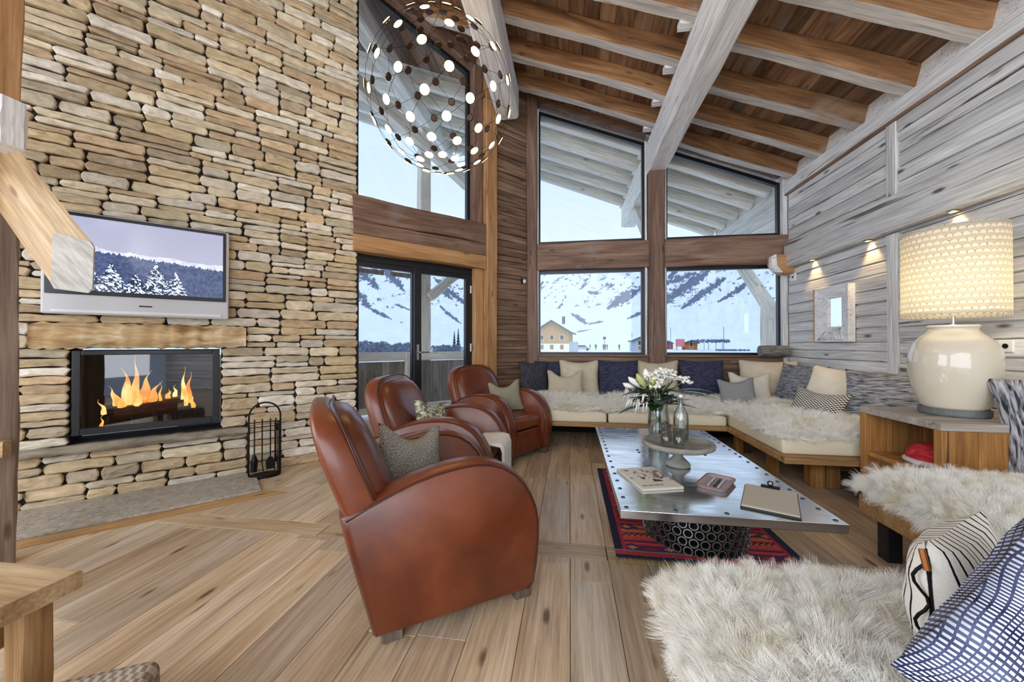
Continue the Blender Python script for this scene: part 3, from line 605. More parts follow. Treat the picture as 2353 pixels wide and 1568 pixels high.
def club_chair():
    r = empty('club_chair'); AW = .135
    for y in (0, WC-AW):
        mb = MB(); cx, cz = .33, .33; n = len(PR); v = []; lv = [(0, .93), (.012, .975), (.035, 1), (AW-.035, 1), (AW-.012, .975), (AW, .93)]
        for (yy, k) in lv: v += [(cx+(p[0]-cx)*k, y+yy, cz+(p[1]-cz)*k) for p in PR]
        f = [tuple(range(n)), tuple(range(5*n, 6*n))[::-1]]+[(j*n+i, (j+1)*n+i, (j+1)*n+(i+1) % n, j*n+(i+1) % n) for j in range(5) for i in range(n)]
        mb.add(v, f); a = mb.build('armrest', M['leather'], r, smooth=True)
        e = a.modifiers.new('es', 'EDGE_SPLIT'); e.split_angle = 1.0
        mb = MB()
        for yy in (.004, AW-.004): mb.tube([(cx+(p[0]-cx)*.955, y+yy, cz+(p[1]-cz)*.955) for p in PR[1:20]], .0045, 6)
        mb.build('piping', M['piping'], a, smooth=True)
    mb = MB(); v = []; N = 28; Z = [.2, .3, .4, .5, .6, .68, .74, .79, .83, .86, .885, .9, .905]
    HW = [.30, .325, .34, .345, .345, .34, .33, .312, .288, .255, .205, .13, .03]; TH = [.075, .095, .105, .11, .108, .104, .1, .094, .085, .074, .058, .035, .008]
    for z, hw, th in zip(Z, HW, TH):
        xc = .085-(z-.2)*.385; hw = hw*1.03
        for k in range(N):
            a = 2*math.pi*k/N; ca, sa = math.cos(a), math.sin(a); x_ = abs(ca)**.4*(1 if ca > 0 else -1)*th*.72; y_ = abs(sa)**.28*(1 if sa > 0 else -1)*hw
            v.append((xc+x_, WC/2+y_, z))
    n = len(Z); f = [(j*N+k, j*N+(k+1) % N, (j+1)*N+(k+1) % N, (j+1)*N+k) for j in range(n-1) for k in range(N)]+[tuple(range(N))[::-1], tuple(range((n-1)*N, n*N))]
    mb.add(v, f); b = mb.build('backrest', M['leather'], r, smooth=True)
    v = []; mb = MB()
    for z, hw, th in zip(Z, HW, TH):
        zz = .2+(z-.2)*.972; xc = .13-(zz-.2)*.385; hw = hw*.9
        for k in range(N):
            a = 2*math.pi*k/N; ca, sa = math.cos(a), math.sin(a); v.append((xc+abs(ca)**.8*(1 if ca > 0 else -1)*th*(1.05 if ca > 0 else .5), WC/2+abs(sa)**.5*(1 if sa > 0 else -1)*hw, zz))
    mb.add(v, f); mb.build('back_cushion', M['leather'], r, smooth=True)
    mb = MB(); path = []
    for sgn in (1, -1):
        q = [(.085-(z-.2)*.385+.052, WC/2+sgn*hw*1.01, z+.003) for z, hw in zip(Z, HW)]; path += q if sgn > 0 else q[::-1]
    mb.tube(path[1:-1], .0045, 6); mb.build('piping', M['piping'], b, smooth=True)
    mb = MB(); mb.box((.08, AW+.004, .29), (.665, WC-AW-.004, .43)); c_ = mb.build('seat_cushion', M['leather'], r, smooth=True, bevel=.05, seg=5)
    mb = MB(); mb.box((-.0, AW-.01, .055), (.655, WC-AW+.01, .285)); mb.build('front_panel', M['leather'], r, bevel=.012)
    for x in (.03, .60):
        for y in (.03, WC-.11): mb = MB(); mb.box((x, y, 0), (x+.08, y+.08, .056)); mb.build('foot', M['chairleg'], r, bevel=.006)
    return r
c1 = club_chair(); c2 = copy_tree(c1); c3 = copy_tree(c1)
for o, (x, y, a), l in ((c1, (-.716, 1.314, .608), 'nearest brown leather club chair, its flat side towards the camera'), (c2, (-1.21, 2.375, .0), 'middle brown leather club chair between the two others'), (c3, (-1.168, 3.803, -.541), 'farthest brown leather club chair, in front of the glass doors')):
    o.location = (x, y, 0); o.rotation_euler = (0, 0, a); tag(o, l, 'armchair', 'leather club chairs')
# ---------------- mesh globe lamp ----------------
M['wire'] = mat('thin_dark_wire', '1c1a18', .5, .5); M['led'] = emis('warm_led', 'ffcf7c', 13); M['discback'] = mat('bronze_disc_back', '4a3420', .4, .5)
gl = empty('globe_lamp', (-.902, 2.551, 2.894), label='large wire mesh globe pendant lamp studded with glowing discs', cat='pendant lamp'); GR = .5
rings = []; NR = 11
for i in range(NR):
    th = math.radians(17+i*(163-17)/(NR-1)); ring = []
    for k in range(10):
        a = 2*math.pi*(k+.5*(i % 2))/10+.13; ring.append(Vector((math.sin(th)*math.cos(a), math.sin(th)*math.sin(a), math.cos(th))))
    rings.append(ring)
mb = MB()
def arc(p, q): return [((p*(1-t)+q*t).normalized())*GR*.995 for t in (0, .5, 1)]
for i in range(NR-1):
    for k in range(10):
        j = rings[i+1]; mb.tube(arc(rings[i][k], j[k]), .0013, 4, cap=False); mb.tube(arc(rings[i][k], j[(k+(1 if i % 2 else -1)) % 10]), .0013, 4, cap=False)
mb.build('wire_mesh', M['wire'], gl)
mb = MB()
for k in range(0, 10, 2): mb.tube([rings[0][k]*GR, Vector((0, 0, .62)), Vector((0, 0, 1.24))], .0015, 4)
mb.tube([(0, 0, .6), (0, 0, 1.24)], .003, 6); mb.lathe([(.06, 1.205), (.06, 1.238), (0, 1.238)], 16); mb.build('suspension', M['wire'], gl)
camd = (Vector((0, 0, 1.15))-gl.location).normalized()
discs = sorted([p for r_ in rings for p in r_], key=lambda p: -p.dot(camd))
def disc_mesh(pts, name):
    v = []; f = []; mi = []
    for p in pts:
        q = p.to_track_quat('Z', 'Y').to_matrix(); n = 14; k = len(v); r_ = .029
        for z, rr in ((-.006, r_*.8), (.0, r_), (.003, r_), (.0045, r_*.86)):
            v += [tuple(p*GR+q @ Vector((rr*math.cos(a), rr*math.sin(a), z))) for a in [2*math.pi*t_/n for t_ in range(n)]]
        f.append(tuple(range(k, k+n))[::-1]); mi.append(0)
        for j in range(3): f += [(k+j*n+t_, k+j*n+(t_+1) % n, k+(j+1)*n+(t_+1) % n, k+(j+1)*n+t_) for t_ in range(n)]; mi += [0 if j < 2 else 1]*n
        f.append(tuple(range(k+3*n, k+4*n))); mi.append(1)
    me = bpy.data.meshes.new(name); me.from_pydata(v, [], f); me.materials.append(M['discback']); me.materials.append(M['led']); me.polygons.foreach_set('material_index', mi)
    o = bpy.data.objects.new(name, me); col.objects.link(o); o.parent = gl; return o
for p in discs[:100]: disc_mesh([p], 'light_disc')
o = disc_mesh(discs[100:], 'light_disc'); o['kind'] = 'stuff'

# ---------------- table lamp and side table ----------------
stb = empty('side_table', (2.07, 2.48, 0), label='weathered timber box side table with an open niche under the big lamp', cat='side table')
mb = MB(); mb.box((-.0, .0, .655), (.72, .61, .70)); mb.build('top', wood('grey_tabletop', [(.2, '8f8579'), (.5, 'b5aca0'), (.8, 'd0c8bc')], crack=.5, tint=.1), stb, bevel=.006)
for nm, a, b in (('near_panel', (.0, .0, 0), (.72, .05, .655)), ('far_panel', (0, .56, 0), (.72, .61, .655)), ('back_panel', (.66, .05, 0), (.7, .56, .655)), ('shelf', (.01, .05, .36), (.66, .56, .39)), ('plinth_panel', (.02, .05, 0), (.05, .56, .36))):
    mb = MB(); n = 4 if 'near' in nm or 'far' in nm else 1
    for i in range(n):
        w = (b[0]-a[0])/n; mb.box((a[0]+i*w+.001, a[1], a[2]), (a[0]+(i+1)*w-.001, b[1], b[2]), R.random())
    mb.build(nm, M['oakz'], stb, bevel=.004)
rb = empty('red_cushion', (2.24, 2.72, .39), label='crumpled red fabric cushion inside the side table niche', cat='cushion')
mb = MB(); mb.lathe([(0, 0), (.10, .0), (.13, .03), (.135, .06), (.12, .1), (.08, .13), (.03, .145), (0, .147)], 24); o = mb.build('fabric', rock('red_cloth', [(.3, '7d1420'), (.5, 'b8202c'), (.7, 'd8424a')], (12, 12, 30), .8, .8), rb, smooth=True)
mb = MB(); mb.lathe([(.1, .0), (.145, .02), (.148, .035), (.13, .045)], 24); lab(mb.build('rim', mat('white_cloth_edge', 'd5c8c8', .8), rb, smooth=True), 'white edging')
tl = empty('table_lamp', (2.405, 2.80, .70), label='big cream ceramic table lamp with a patterned drum shade', cat='table lamp')
mb = MB(); mb.lathe([(.0, .0), (.15, .0), (.158, .012), (.158, .045), (0, .045)], 40); mb.build('plinth', rock('grey_green_stone_base', [(.3, '4d5250'), (.7, '6f7470')], (8, 8, 8), .5, .1), tl, smooth=False, bevel=.003)
vp = [(.142, .045), (.150, .06), (.168, .11), (.189, .18), (.203, .26), (.207, .33), (.200, .395), (.182, .45), (.152, .49), (.125, .515), (.112, .53), (.108, .54), (.112, .55), (.118, .556), (.112, .566), (.10, .566), (.095, .55), (.1, .52), (0, .5)]
mc = mat('cream_glaze', 'd9cfba', .12); mc.node_tree.nodes['Principled BSDF'].inputs['Coat Weight'].default_value = .6; mb = MB(); mb.lathe(vp, 56); mb.build('body', mc, tl, smooth=True)
mb = MB(); mb.tube([(0, 0, .5), (0, 0, .74)], .008); mb.tube([(0, 0, .66), (0, 0, .72)], .018, 12); mb.build('stem', M['chrome'], tl)
mb = MB(); mb.lathe([(0, -.04), (.02, -.035), (.035, 0), (.025, .03), (0, .04)], 14, (0, 0, .80)); mb.build('bulb', emis('lamp_bulb', 'ffeed0', 75), tl, smooth=True)
ms = bpy.data.materials.new('patterned_shade_cloth'); ms.use_nodes = True; t_ = ms.node_tree; t_.nodes.remove(t_.nodes['Principled BSDF'])
class NX(NT):
    def __init__(s, m): s.m = m; s.t = m.node_tree
n = NX(ms); tcn = n.n('TexCoord'); mp = n.n('Mapping'); mp.inputs['Scale'].default_value = (44, 15, 1); n.l(tcn.outputs['UV'], mp.inputs[0])
nz = n.n('TexNoise'); nz.inputs['Scale'].default_value = 1.3; n.l(mp.outputs[0], nz.inputs['Vector']); va = n.n('VectorMath', operation='MULTIPLY_ADD'); n.l(nz.outputs['Color'], va.inputs[0]); va.inputs[1].default_value = (.55, .35, 0); n.l(mp.outputs[0], va.inputs[2])
sx_ = n.n('SeparateXYZ'); n.l(va.outputs[0], sx_.inputs[0]); fl2 = n.n('Math', operation='FLOOR'); n.l(sx_.outputs[1], fl2.inputs[0]); hf = n.n('Math', operation='MULTIPLY'); hf.inputs[1].default_value = .5; n.l(fl2.outputs[0], hf.inputs[0]); cx_ = n.n('CombineXYZ'); n.l(hf.outputs[0], cx_.inputs[0]); ad_ = n.n('VectorMath', operation='ADD'); n.l(va.outputs[0], ad_.inputs[0]); n.l(cx_.outputs[0], ad_.inputs[1])
fr_ = n.n('VectorMath', operation='FRACTION'); n.l(ad_.outputs[0], fr_.inputs[0]); ds = n.n('VectorMath', operation='DISTANCE'); ds.inputs[1].default_value = (.5, .15, 0); n.l(fr_.outputs[0], ds.inputs[0])
cc = n.ramp(ds.outputs['Value'], [(.0, 'fbf6e8'), (.42, 'fbf6e8'), (.5, 'b9b2a3'), (.58, 'f2ecdd'), (.75, 'e0d9c8')])
df = n.n('BsdfDiffuse'); tr = n.n('BsdfTranslucent'); mx = n.n('MixShader'); mx.inputs[0].default_value = .55; n.l(cc, df.inputs[0]); n.l(cc, tr.inputs[0]); n.l(df.outputs[0], mx.inputs[1]); n.l(tr.outputs[0], mx.inputs[2])
n.l(mx.outputs[0], t_.nodes['Material Output'].inputs[0])
mb = MB(); pr = [(.233, .62+.55*i/14) for i in range(15)]; v0 = len(mb.v)
for j in range(15):
    for k in range(65):
        a = 2*math.pi*k/64; mb.v.append((.233*math.cos(a), .233*math.sin(a), pr[j][1])); mb.uv.append((k/64, j/14))
mb.f += [(j*65+k, j*65+k+1, (j+1)*65+k+1, (j+1)*65+k) for j in range(14) for k in range(64)]; mb.r += [0]*len(mb.f); mb.c += [(1, 1, 1)]*len(mb.f)
sh = mb.build('shade', ms, tl, smooth=True); so_ = sh.modifiers.new('thickness', 'SOLIDIFY'); so_.thickness = .002
mb = MB(); mb.tube([(.232*math.cos(a), .232*math.sin(a), .735) for a in (0, math.pi)], .003); mb.tube([(.232*math.cos(a), .232*math.sin(a), .735) for a in (math.pi/2, -math.pi/2)], .003); mb.build('shade_spider', M['chrome'], tl)

# ---------------- fur and fabrics ----------------
M['fur'] = mat('white_sheepskin', 'f3efe6', .9); M['fur'].node_tree.nodes['Principled BSDF'].inputs['Specular IOR Level'].default_value = .1
t = NT(M['fur']); f = t.noise(t.obj((5, 5, 5), rnd=False), 1, 4, .5); t.l(t.ramp(f, [(.3, 'fdfcf8'), (.55, 'f8f5ec'), (.7, 'ebe3cb'), (.85, 'ddd2ad')]), t.b.inputs['Base Color'])
M['hide'] = mat('cream_cushion_cover', 'e9dfc4', .85)
M['pelt'] = mat('sheepskin_pelt', 'f9f6ec', .95)
def furry(o, count, kids, length, rad, seed=1, mi=2):
    o.data.materials.append(M['fur'])
    md = o.modifiers.new('fur', 'PARTICLE_SYSTEM'); s = md.particle_system.settings; md.particle_system.seed = seed
    s.type = 'HAIR'; s.count = count; s.hair_length = length; s.hair_step = 4; s.material = len(o.data.materials); s.emit_from = 'FACE'; s.use_emit_random = True; s.distribution = 'RAND'
    s.brownian_factor = .012; s.normal_factor = .01; s.object_align_factor = (0, .0, -.006); s.use_advanced_hair = True; s.factor_random = .01
    s.child_type = 'SIMPLE'; s.rendered_child_count = kids; s.child_percent = 2; s.child_radius = .02; s.roughness_1 = .008; s.roughness_2 = .012; s.roughness_endpoint = .012; s.clump_factor = .06; s.child_length = 1; s.child_length_threshold = 0
    s.root_radius = 1; s.tip_radius = .25; s.radius_scale = rad; s.display_step = 2; s.render_step = 3
def cushion(name, x0, x1, y0, y1, z0, z1, label, drop, fl, cnt, kids, rad, grp, over=.015, puff=.03, fz=0):
    r = empty(name, ((x0+x1)/2, (y0+y1)/2, z0), label=label, cat='seat cushion', group=grp); hx, hy, h = (x1-x0)/2, (y1-y0)/2, z1-z0
    mb = MB(); NX_, NY_ = 20, 16; v = []
    def P(u, w, k):  # k 0..1 bottom to top
        e = abs(u)**6+abs(w)**6; return (u*(hx-.004), w*(hy-.004), h*k+(puff*(1-u*u)*(1-w*w) if k == 1 else 0)-(min(.035, h*.3)*e*(.9) if k == 1 else 0))
    for k in (0, 1):
        for j in range(NY_+1):
            for i in range(NX_+1): v.append(P(-1+2*i/NX_, -1+2*j/NY_, k))
    S = (NX_+1)*(NY_+1); f = []
    for j in range(NY_):
        for i in range(NX_): a = j*(NX_+1)+i; f += [(a, a+NX_+1, a+NX_+2, a+1), (S+a, S+a+1, S+a+NX_+2, S+a+NX_+1)]
    ring = [i for i in range(NX_)]+[j*(NX_+1)+NX_ for j in range(NY_)]+[NY_*(NX_+1)+i for i in range(NX_, 0, -1)]+[j*(NX_+1) for j in range(NY_, 0, -1)]
    f += [(ring[i], ring[(i+1) % len(ring)], S+ring[(i+1) % len(ring)], S+ring[i]) for i in range(len(ring))]
    mb.add(v, f); mb.build('cover', M['hide'], r, smooth=True, bevel=.02, seg=3)
    mb = MB(); NX_, NY_ = 34, 26; v = []; s1 = R.random()*9
    for j in range(NY_+1):
        for i in range(NX_+1):
            u, w = -1+2*i/NX_, -1+2*j/NY_; mxx = max(abs(u), abs(w)); d = drop*(mxx**10); k = 1+over/min(hx, hy)
            bl = .012*math.sin(3.1*u+s1)*math.sin(2.7*w+2*s1)
            v.append((u*hx*(1+over/hx)*(1 if mxx < .97 else 1.004), w*hy*(1+over/hy), h+.008+puff*(1-u*u)*(1-w*w)+bl*(1-mxx**4)-d-.01*math.sin(7*u+s1)*mxx**8))
    f = [(j*(NX_+1)+i, j*(NX_+1)+i+1, (j+1)*(NX_+1)+i+1, (j+1)*(NX_+1)+i) for j in range(NY_) for i in range(NX_)]
    mb.add(v, f); fo = mb.build('fleece', M['pelt'], r, smooth=True); lab(fo, 'white sheepskin fleece'); fo['kind'] = 'stuff'; furry(fo, cnt, kids, fl, rad, seed=int(cnt % 17)+1)
    return r
sp_ = empty('sofa_platform', (0, 0, 0), label='low timber L shaped platform carrying the sofa cushions along the windows and right wall', cat='sofa base')
mb = MB(); mb.prism([(-.6, 4.16), (1.585, 4.16), (1.585, 3.11), (2.79, 3.11), (2.79, 5.34), (-.3, 5.34)], .25, .305); mb.build('deck', M['oak'], sp_, bevel=.006)
for (x, y) in ((.32, 5.1), (1.75, 4.3), (1.75, 3.62), (-.3, 4.5), (1.0, 4.9)): mb = MB(); mb.box((x-.035, y-.035, 0), (x+.035, y+.035, .25)); mb.build('leg', M['oakz'], sp_, bevel=.004)
mb = MB()
for i in range(2): mb.box((1.90+i*.11, 3.35, 0), (2.0+i*.11, 3.45, .25), R.random())
mb.build('leg', M['oakz'], sp_, bevel=.004)
mb = MB(); mb.box((2.13, 3.40, .13), (2.72, 3.44, .25)); mb.build('drawer_front', M['brown'], sp_, bevel=.004)
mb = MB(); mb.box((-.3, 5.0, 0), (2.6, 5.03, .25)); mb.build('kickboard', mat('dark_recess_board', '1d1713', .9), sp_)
SG = 'sheepskin seat cushions'
cushion('seat_cushion', -.58, .39, 4.13, 5.2, .305, .462, 'leftmost sheepskin seat cushion under the left picture window', .03, .0035, 5000, 16, .0012, SG)
cushion('seat_cushion', .40, 1.58, 4.13, 5.2, .305, .46, 'sheepskin seat cushion behind the flower vase below the timber post', .03, .0035, 6000, 16, .0012, SG)
cushion('seat_cushion', 1.60, 2.76, 4.24, 5.2, .305, .46, 'sheepskin seat cushion in the corner of the sofa', .03, .0035, 5000, 16, .0012, SG)
cushion('seat_cushion', 1.60, 2.76, 3.17, 4.23, .305, .475, 'large sheepskin seat cushion beside the side table with a cream front', .05, .0045, 8000, 18, .0011, SG)
b2 = empty('bench_platform', (1.62, 1.4, 0), label='low timber platform under the shaggy seat beyond the coffee table end', cat='sofa base')
mb = MB(); mb.box((0, -.0, .2), (1.17, 1.03, .30)); mb.build('deck', M['oak'], b2, bevel=.006)
for (x, y) in ((.06, .5), (.06, .9), (1.05, .1), (.06, .05)): mb = MB(); mb.box((x-.035, y-.035, 0), (x+.035, y+.035, .2)); mb.build('leg', M['black'], b2, bevel=.004)
cushion('seat_cushion', 1.62, 2.78, 1.38, 2.41, .30, .43, 'shaggy white sheepskin seat in front of the side table', .09, .009, 11000, 26, .0009, SG, over=.02)
b3 = empty('bench_platform', (.36, .45, 0), label='low timber platform under the shaggy foreground seat', cat='sofa base')
mb = MB(); mb.box((0, 0, .18), (2.4, .80, .28)); mb.build('deck', M['oak'], b3, bevel=.006)
for (x, y) in ((.2, .1), (.2, .7), (2.2, .1), (2.2, .7)): mb = MB(); mb.box((x-.035, y-.035, 0), (x+.035, y+.035, .18)); mb.build('leg', M['black'], b3, bevel=.004)
cushion('seat_cushion', .31, 2.0, .44, 1.28, .28, .44, 'very shaggy white sheepskin seat in the foreground', .10, .010, 22000, 34, .0007, SG, over=.02)

def fabric(name, kind, a, b, sc=(1, 1), rough=.85, c=None):
    m = mat(name, rough=rough); t = NT(m); t.b.inputs['Specular IOR Level'].default_value = .15
    uv = t.obj((sc[0], sc[1], 1), rnd=False, uv=True)
    wv = t.noise(t.obj((160, 160, 160), rnd=False), 1, 2)
    if kind == 'streak': f = t.noise(uv, 1, 4, .6); cc = t.ramp(f, [(.38, a), (.62, b)])
    elif kind == 'plain': f = t.noise(uv, 1, 3, .2); cc = t.ramp(f, [(.3, a), (.7, b)])
    elif kind == 'check':
        x = t.n('TexChecker'); x.inputs['Scale'].default_value = 1; t.l(uv, x.inputs['Vector']); x.inputs[1].default_value = srgb(a); x.inputs[2].default_value = srgb(b); cc = x.outputs[0]
    elif kind == 'dash':
        nz = t.n('TexNoise'); nz.inputs['Scale'].default_value = .045; nz.inputs['Detail'].default_value = 0; t.l(uv, nz.inputs['Vector']); va = t.n('VectorMath', operation='MULTIPLY_ADD'); va.inputs[1].default_value = (9, 12, 0); t.l(nz.outputs['Color'], va.inputs[0]); t.l(uv, va.inputs[2])
        fr = t.n('VectorMath', operation='FRACTION'); t.l(va.outputs[0], fr.inputs[0]); sb = t.n('VectorMath', operation='SUBTRACT'); sb.inputs[1].default_value = (.5, .5, 0); t.l(fr.outputs[0], sb.inputs[0])
        ab = t.n('VectorMath', operation='ABSOLUTE'); t.l(sb.outputs[0], ab.inputs[0]); sx = t.n('SeparateXYZ'); t.l(ab.outputs[0], sx.inputs[0])
        qx = t.n('Math', operation='LESS_THAN'); qx.inputs[1].default_value = .38; t.l(sx.outputs[0], qx.inputs[0]); qy = t.n('Math', operation='LESS_THAN'); qy.inputs[1].default_value = .24; t.l(sx.outputs[1], qy.inputs[0])
        mm = t.n('Math', operation='MULTIPLY'); t.l(qx.outputs[0], mm.inputs[0]); t.l(qy.outputs[0], mm.inputs[1]); big = t.ramp(t.noise(uv, .09, 2), [(.4, a), (.65, c)])
        cc = t.mix(big, srgb(b), mm.outputs[0], 'MIX')
    elif kind == 'lines':
        x = t.n('TexWave'); x.wave_type = 'BANDS'; x.bands_direction = 'X'; x.inputs['Scale'].default_value = 1; x.inputs['Distortion'].default_value = 3.2; x.inputs['Detail'].default_value = 1.5; x.inputs['Detail Scale'].default_value = .8; t.l(uv, x.inputs['Vector'])
        cc = t.ramp(x.outputs['Fac'], [(.0, b), (.07, b), (.14, a)])
    elif kind == 'ribs':
        x = t.n('TexWave'); x.bands_direction = 'Y'; x.inputs['Scale'].default_value = 1; x.inputs['Distortion'].default_value = .6; t.l(uv, x.inputs['Vector']); cc = t.ramp(x.outputs['Fac'], [(.3, a), (.7, b)])
    elif kind == 'tweed': f = t.noise(uv, 1, 2, 0, .8); cc = t.ramp(f, [(.42, a), (.5, c or a), (.58, b)])
    cc = t.mix(cc, t.ramp(wv, [(.3, (.86,)*3), (.7, (1.05,)*3)]), .5); t.l(cc, t.b.inputs['Base Color']); t.bump(wv, .15, .003)
    return m
FB = dict(
    charcoal=fabric('charcoal_ribbed_fabric', 'streak', '2c2e33', '50525a', (60, 6)), navy=fabric('navy_slub_fabric', 'streak', '23263c', '4c4f68', (7, 60)),
    beige=fabric('beige_linen', 'plain', 'c9bca4', 'd8ccb6', (4, 4)), taupe=fabric('taupe_linen', 'plain', 'bfb199', 'cfc2ac', (4, 4)), cream=fabric('cream_linen', 'plain', 'e8e1cf', 'f2ecdd', (4, 4)),
    lattice=fabric('cream_lattice_fabric', 'check', 'd8cfba', 'a89c86', (34, 34)), white=fabric('white_speckled_fabric', 'check', 'e6e0d6', 'c3bbab', (40, 26)),
    ribs=fabric('grey_horizontal_ribbed_fabric', 'ribs', '77787a', 'a3a3a1', (1, 7)), blue=fabric('blue_grey_wavy_fabric', 'streak', '484d5a', '9a9ea8', (6, 46)),
    checker=fabric('black_and_white_checked_fabric', 'check', 'd9d4c6', '3b3a3e', (26, 26)), zebra=fabric('grey_and_white_zebra_fabric', 'streak', '33353f', 'c2c3c8', (34, 5)),
    zebrah=fabric('grey_and_white_rippled_fabric', 'streak', '44474f', 'b3b5bb', (6, 40)), lines=fabric('white_fabric_with_black_lines', 'lines', 'ece8de', '16161a', (4.2, 1.6)),
    dash=fabric('navy_fabric_with_white_dashes', 'dash', '23264a', 'dde3f0', (52, 58), c='6c7699'), tweed=fabric('grey_tweed', 'tweed', '55544e', 'b4b0a3', (60, 60), c='87847a'),
    tweed2=fabric('green_and_cream_tweed', 'tweed', '5c6154', 'd6d0bc', (9, 9), c='9a9a86'), olive=fabric('olive_and_grey_striped_fabric', 'ribs', 'a39c7c', '7d7f78', (.01, 5)))
def pillow(fb, w, h, t_, loc, rz, lean, roll=0, label='', grp=None, dent=.0, puff=1):
    n = 20; v = []; uv = []; s1 = R.random()*9
    for side in (-1, 1):
        for j in range(n+1):
            for i in range(n+1):
                u, q = -1+2*i/n, -1+2*j/n
                x = w/2*u*(1-.09*(1-q*q)); z = h/2*q*(1-.09*(1-u*u)); e = ((1-abs(u)**2.4)*(1-abs(q)**2.4))**.5
                wr = .004*math.sin(9*u+s1)*math.sin(7*q+s1*2)+.003*math.sin(15*u*q+s1)
                y = side*(t_/2*e*puff+wr*e) + .01*math.sin(2*u+s1)
                z -= dent*h*max(0, 1-(u/.75)**2)*max(0, q)**1.5
                v.append((x, y, z+h/2)); uv.append(((u+1)/2, (q+1)/2))
    S = (n+1)**2; f = []
    for j in range(n):
        for i in range(n): a = j*(n+1)+i; f += [(a, a+1, a+n+2, a+n+1), (S+a, S+a+n+1, S+a+n+2, S+a+1)]
    ring = [i for i in range(n)]+[j*(n+1)+n for j in range(n)]+[n*(n+1)+i for i in range(n, 0, -1)]+[j*(n+1) for j in range(n, 0, -1)]
    f += [(ring[i], S+ring[i], S+ring[(i+1) % len(ring)], ring[(i+1) % len(ring)]) for i in range(len(ring))]
    mb = MB(); mb.add(v, f, 0, uv=uv); o = mb.build('throw_pillow', FB[fb], smooth=True)
    o.matrix_world = Matrix.Translation(loc) @ Matrix.Rotation(math.radians(rz), 4, 'Z') @ Matrix.Rotation(-math.radians(lean), 4, 'X') @ Matrix.Rotation(math.radians(roll), 4, 'Y')
    tag(o, label, 'pillow', grp or 'pillows on the sofa'); return o
SZ = .455
pillow('navy', .46, .46, .14, (-.26, 5.22, SZ), 0, 8, label='navy pillow half hidden in the far left corner of the sofa')
pillow('charcoal', .42, .46, .14, (-.45, 5.02, SZ), 35, 10, label='charcoal ribbed pillow at the far left end of the sofa')
pillow('beige', .54, .50, .16, (.12, 5.10, SZ-.01), 0, 12, label='large beige linen pillow behind the small lattice pillow', dent=.04)
pillow('lattice', .47, .37, .13, (-.06, 4.86, SZ), 2, 18, label='small cream lattice pillow with a chopped top at the left of the sofa', dent=.22)
pillow('navy', .52, .50, .17, (.62, 5.06, SZ-.01), -3, 12, label='navy pillow left of the flower bouquet')
pillow('taupe', .54, .49, .15, (1.13, 5.12, SZ), 0, 12, label='taupe linen pillow behind the flower bouquet', dent=.04)
pillow('navy', .56, .51, .17, (1.66, 5.04, SZ-.01), 2, 13, label='navy pillow right of the flower bouquet')
pillow('beige', .62, .52, .16, (2.36, 5.02, SZ-.01), -28, 16, label='large cream and ochre pillow in the corner of the sofa')
pillow('white', .44, .38, .13, (2.08, 4.78, SZ), -14, 22, label='small white speckled pillow with folded top behind the grey ribbed one', dent=.14)
pillow('ribs', .38, .32, .12, (1.87, 4.56, SZ), -8, 20, roll=-4, label='small grey ribbed pillow in front in the sofa corner', dent=.12)
pillow('blue', .52, .50, .17, (2.44, 4.62, SZ-.01), -62, 20, roll=3, label='blue grey rippled pillow against the right wall, nearest the corner')
pillow('cream', .56, .52, .18, (2.46, 4.12, SZ-.01), -62, 26, roll=4, label='cream linen pillow leaning on the right wall behind the checked pillow')
pillow('checker', .42, .32, .13, (2.12, 3.74, SZ), -48, 30, roll=8, label='small black and white checked pillow next to the side table', dent=.08)
pillow('zebrah', .62, .50, .17, (2.56, 3.52, SZ-.01), -48, 18, label='grey and white rippled pillow behind the side table left of the lamp')
pillow('zebra', .56, .56, .18, (2.56, 2.28, .44), -50, 10, roll=-8, label='grey and white zebra pillow at the right edge behind the shaggy seat')
pz = pillow('lines', .34, .33, .15, (.89, 1.02, .40), 32, 2, roll=0, label='white pillow with black branching lines and a zip in the foreground')
mb = MB(); zp = [(-.155-.008*abs(math.sin(i*.5)), .004+.011*math.sin(i*.9), .03+i*.0135) for i in range(21)]; mb.tube(zp, .0032, 6); mb.build('zip', M['iron'], pz, smooth=True)
mb = MB(); mb.tube([(-.168, -.004, .31), (-.171, -.012, .27)], .006, 6); lab(mb.build('zip_pull', mat('brass_and_brown_leather', '9a5a24', .35, .4), pz), 'brass zip pull with brown tag')
pillow('dash', .46, .46, .18, (.685, .72, .435), 8, 10, roll=50, label='navy pillow with rows of white dashes in the bottom right corner')
pillow('tweed', .36, .34, .13, (-.765, 1.74, .415), 60, 16, roll=12, label='grey tweed pillow on the nearest leather chair', grp='pillows on the leather chairs', dent=.18)
pillow('tweed2', .34, .32, .13, (-.98, 2.66, .425), 70, 20, roll=12, label='green tweed pillow on the middle leather chair', grp='pillows on the leather chairs', dent=.14)
pillow('olive', .36, .34, .12, (-.66, 4.02, .42), 20, 16, roll=-6, label='olive striped pillow on the farthest leather chair', grp='pillows on the leather chairs', dent=.18)
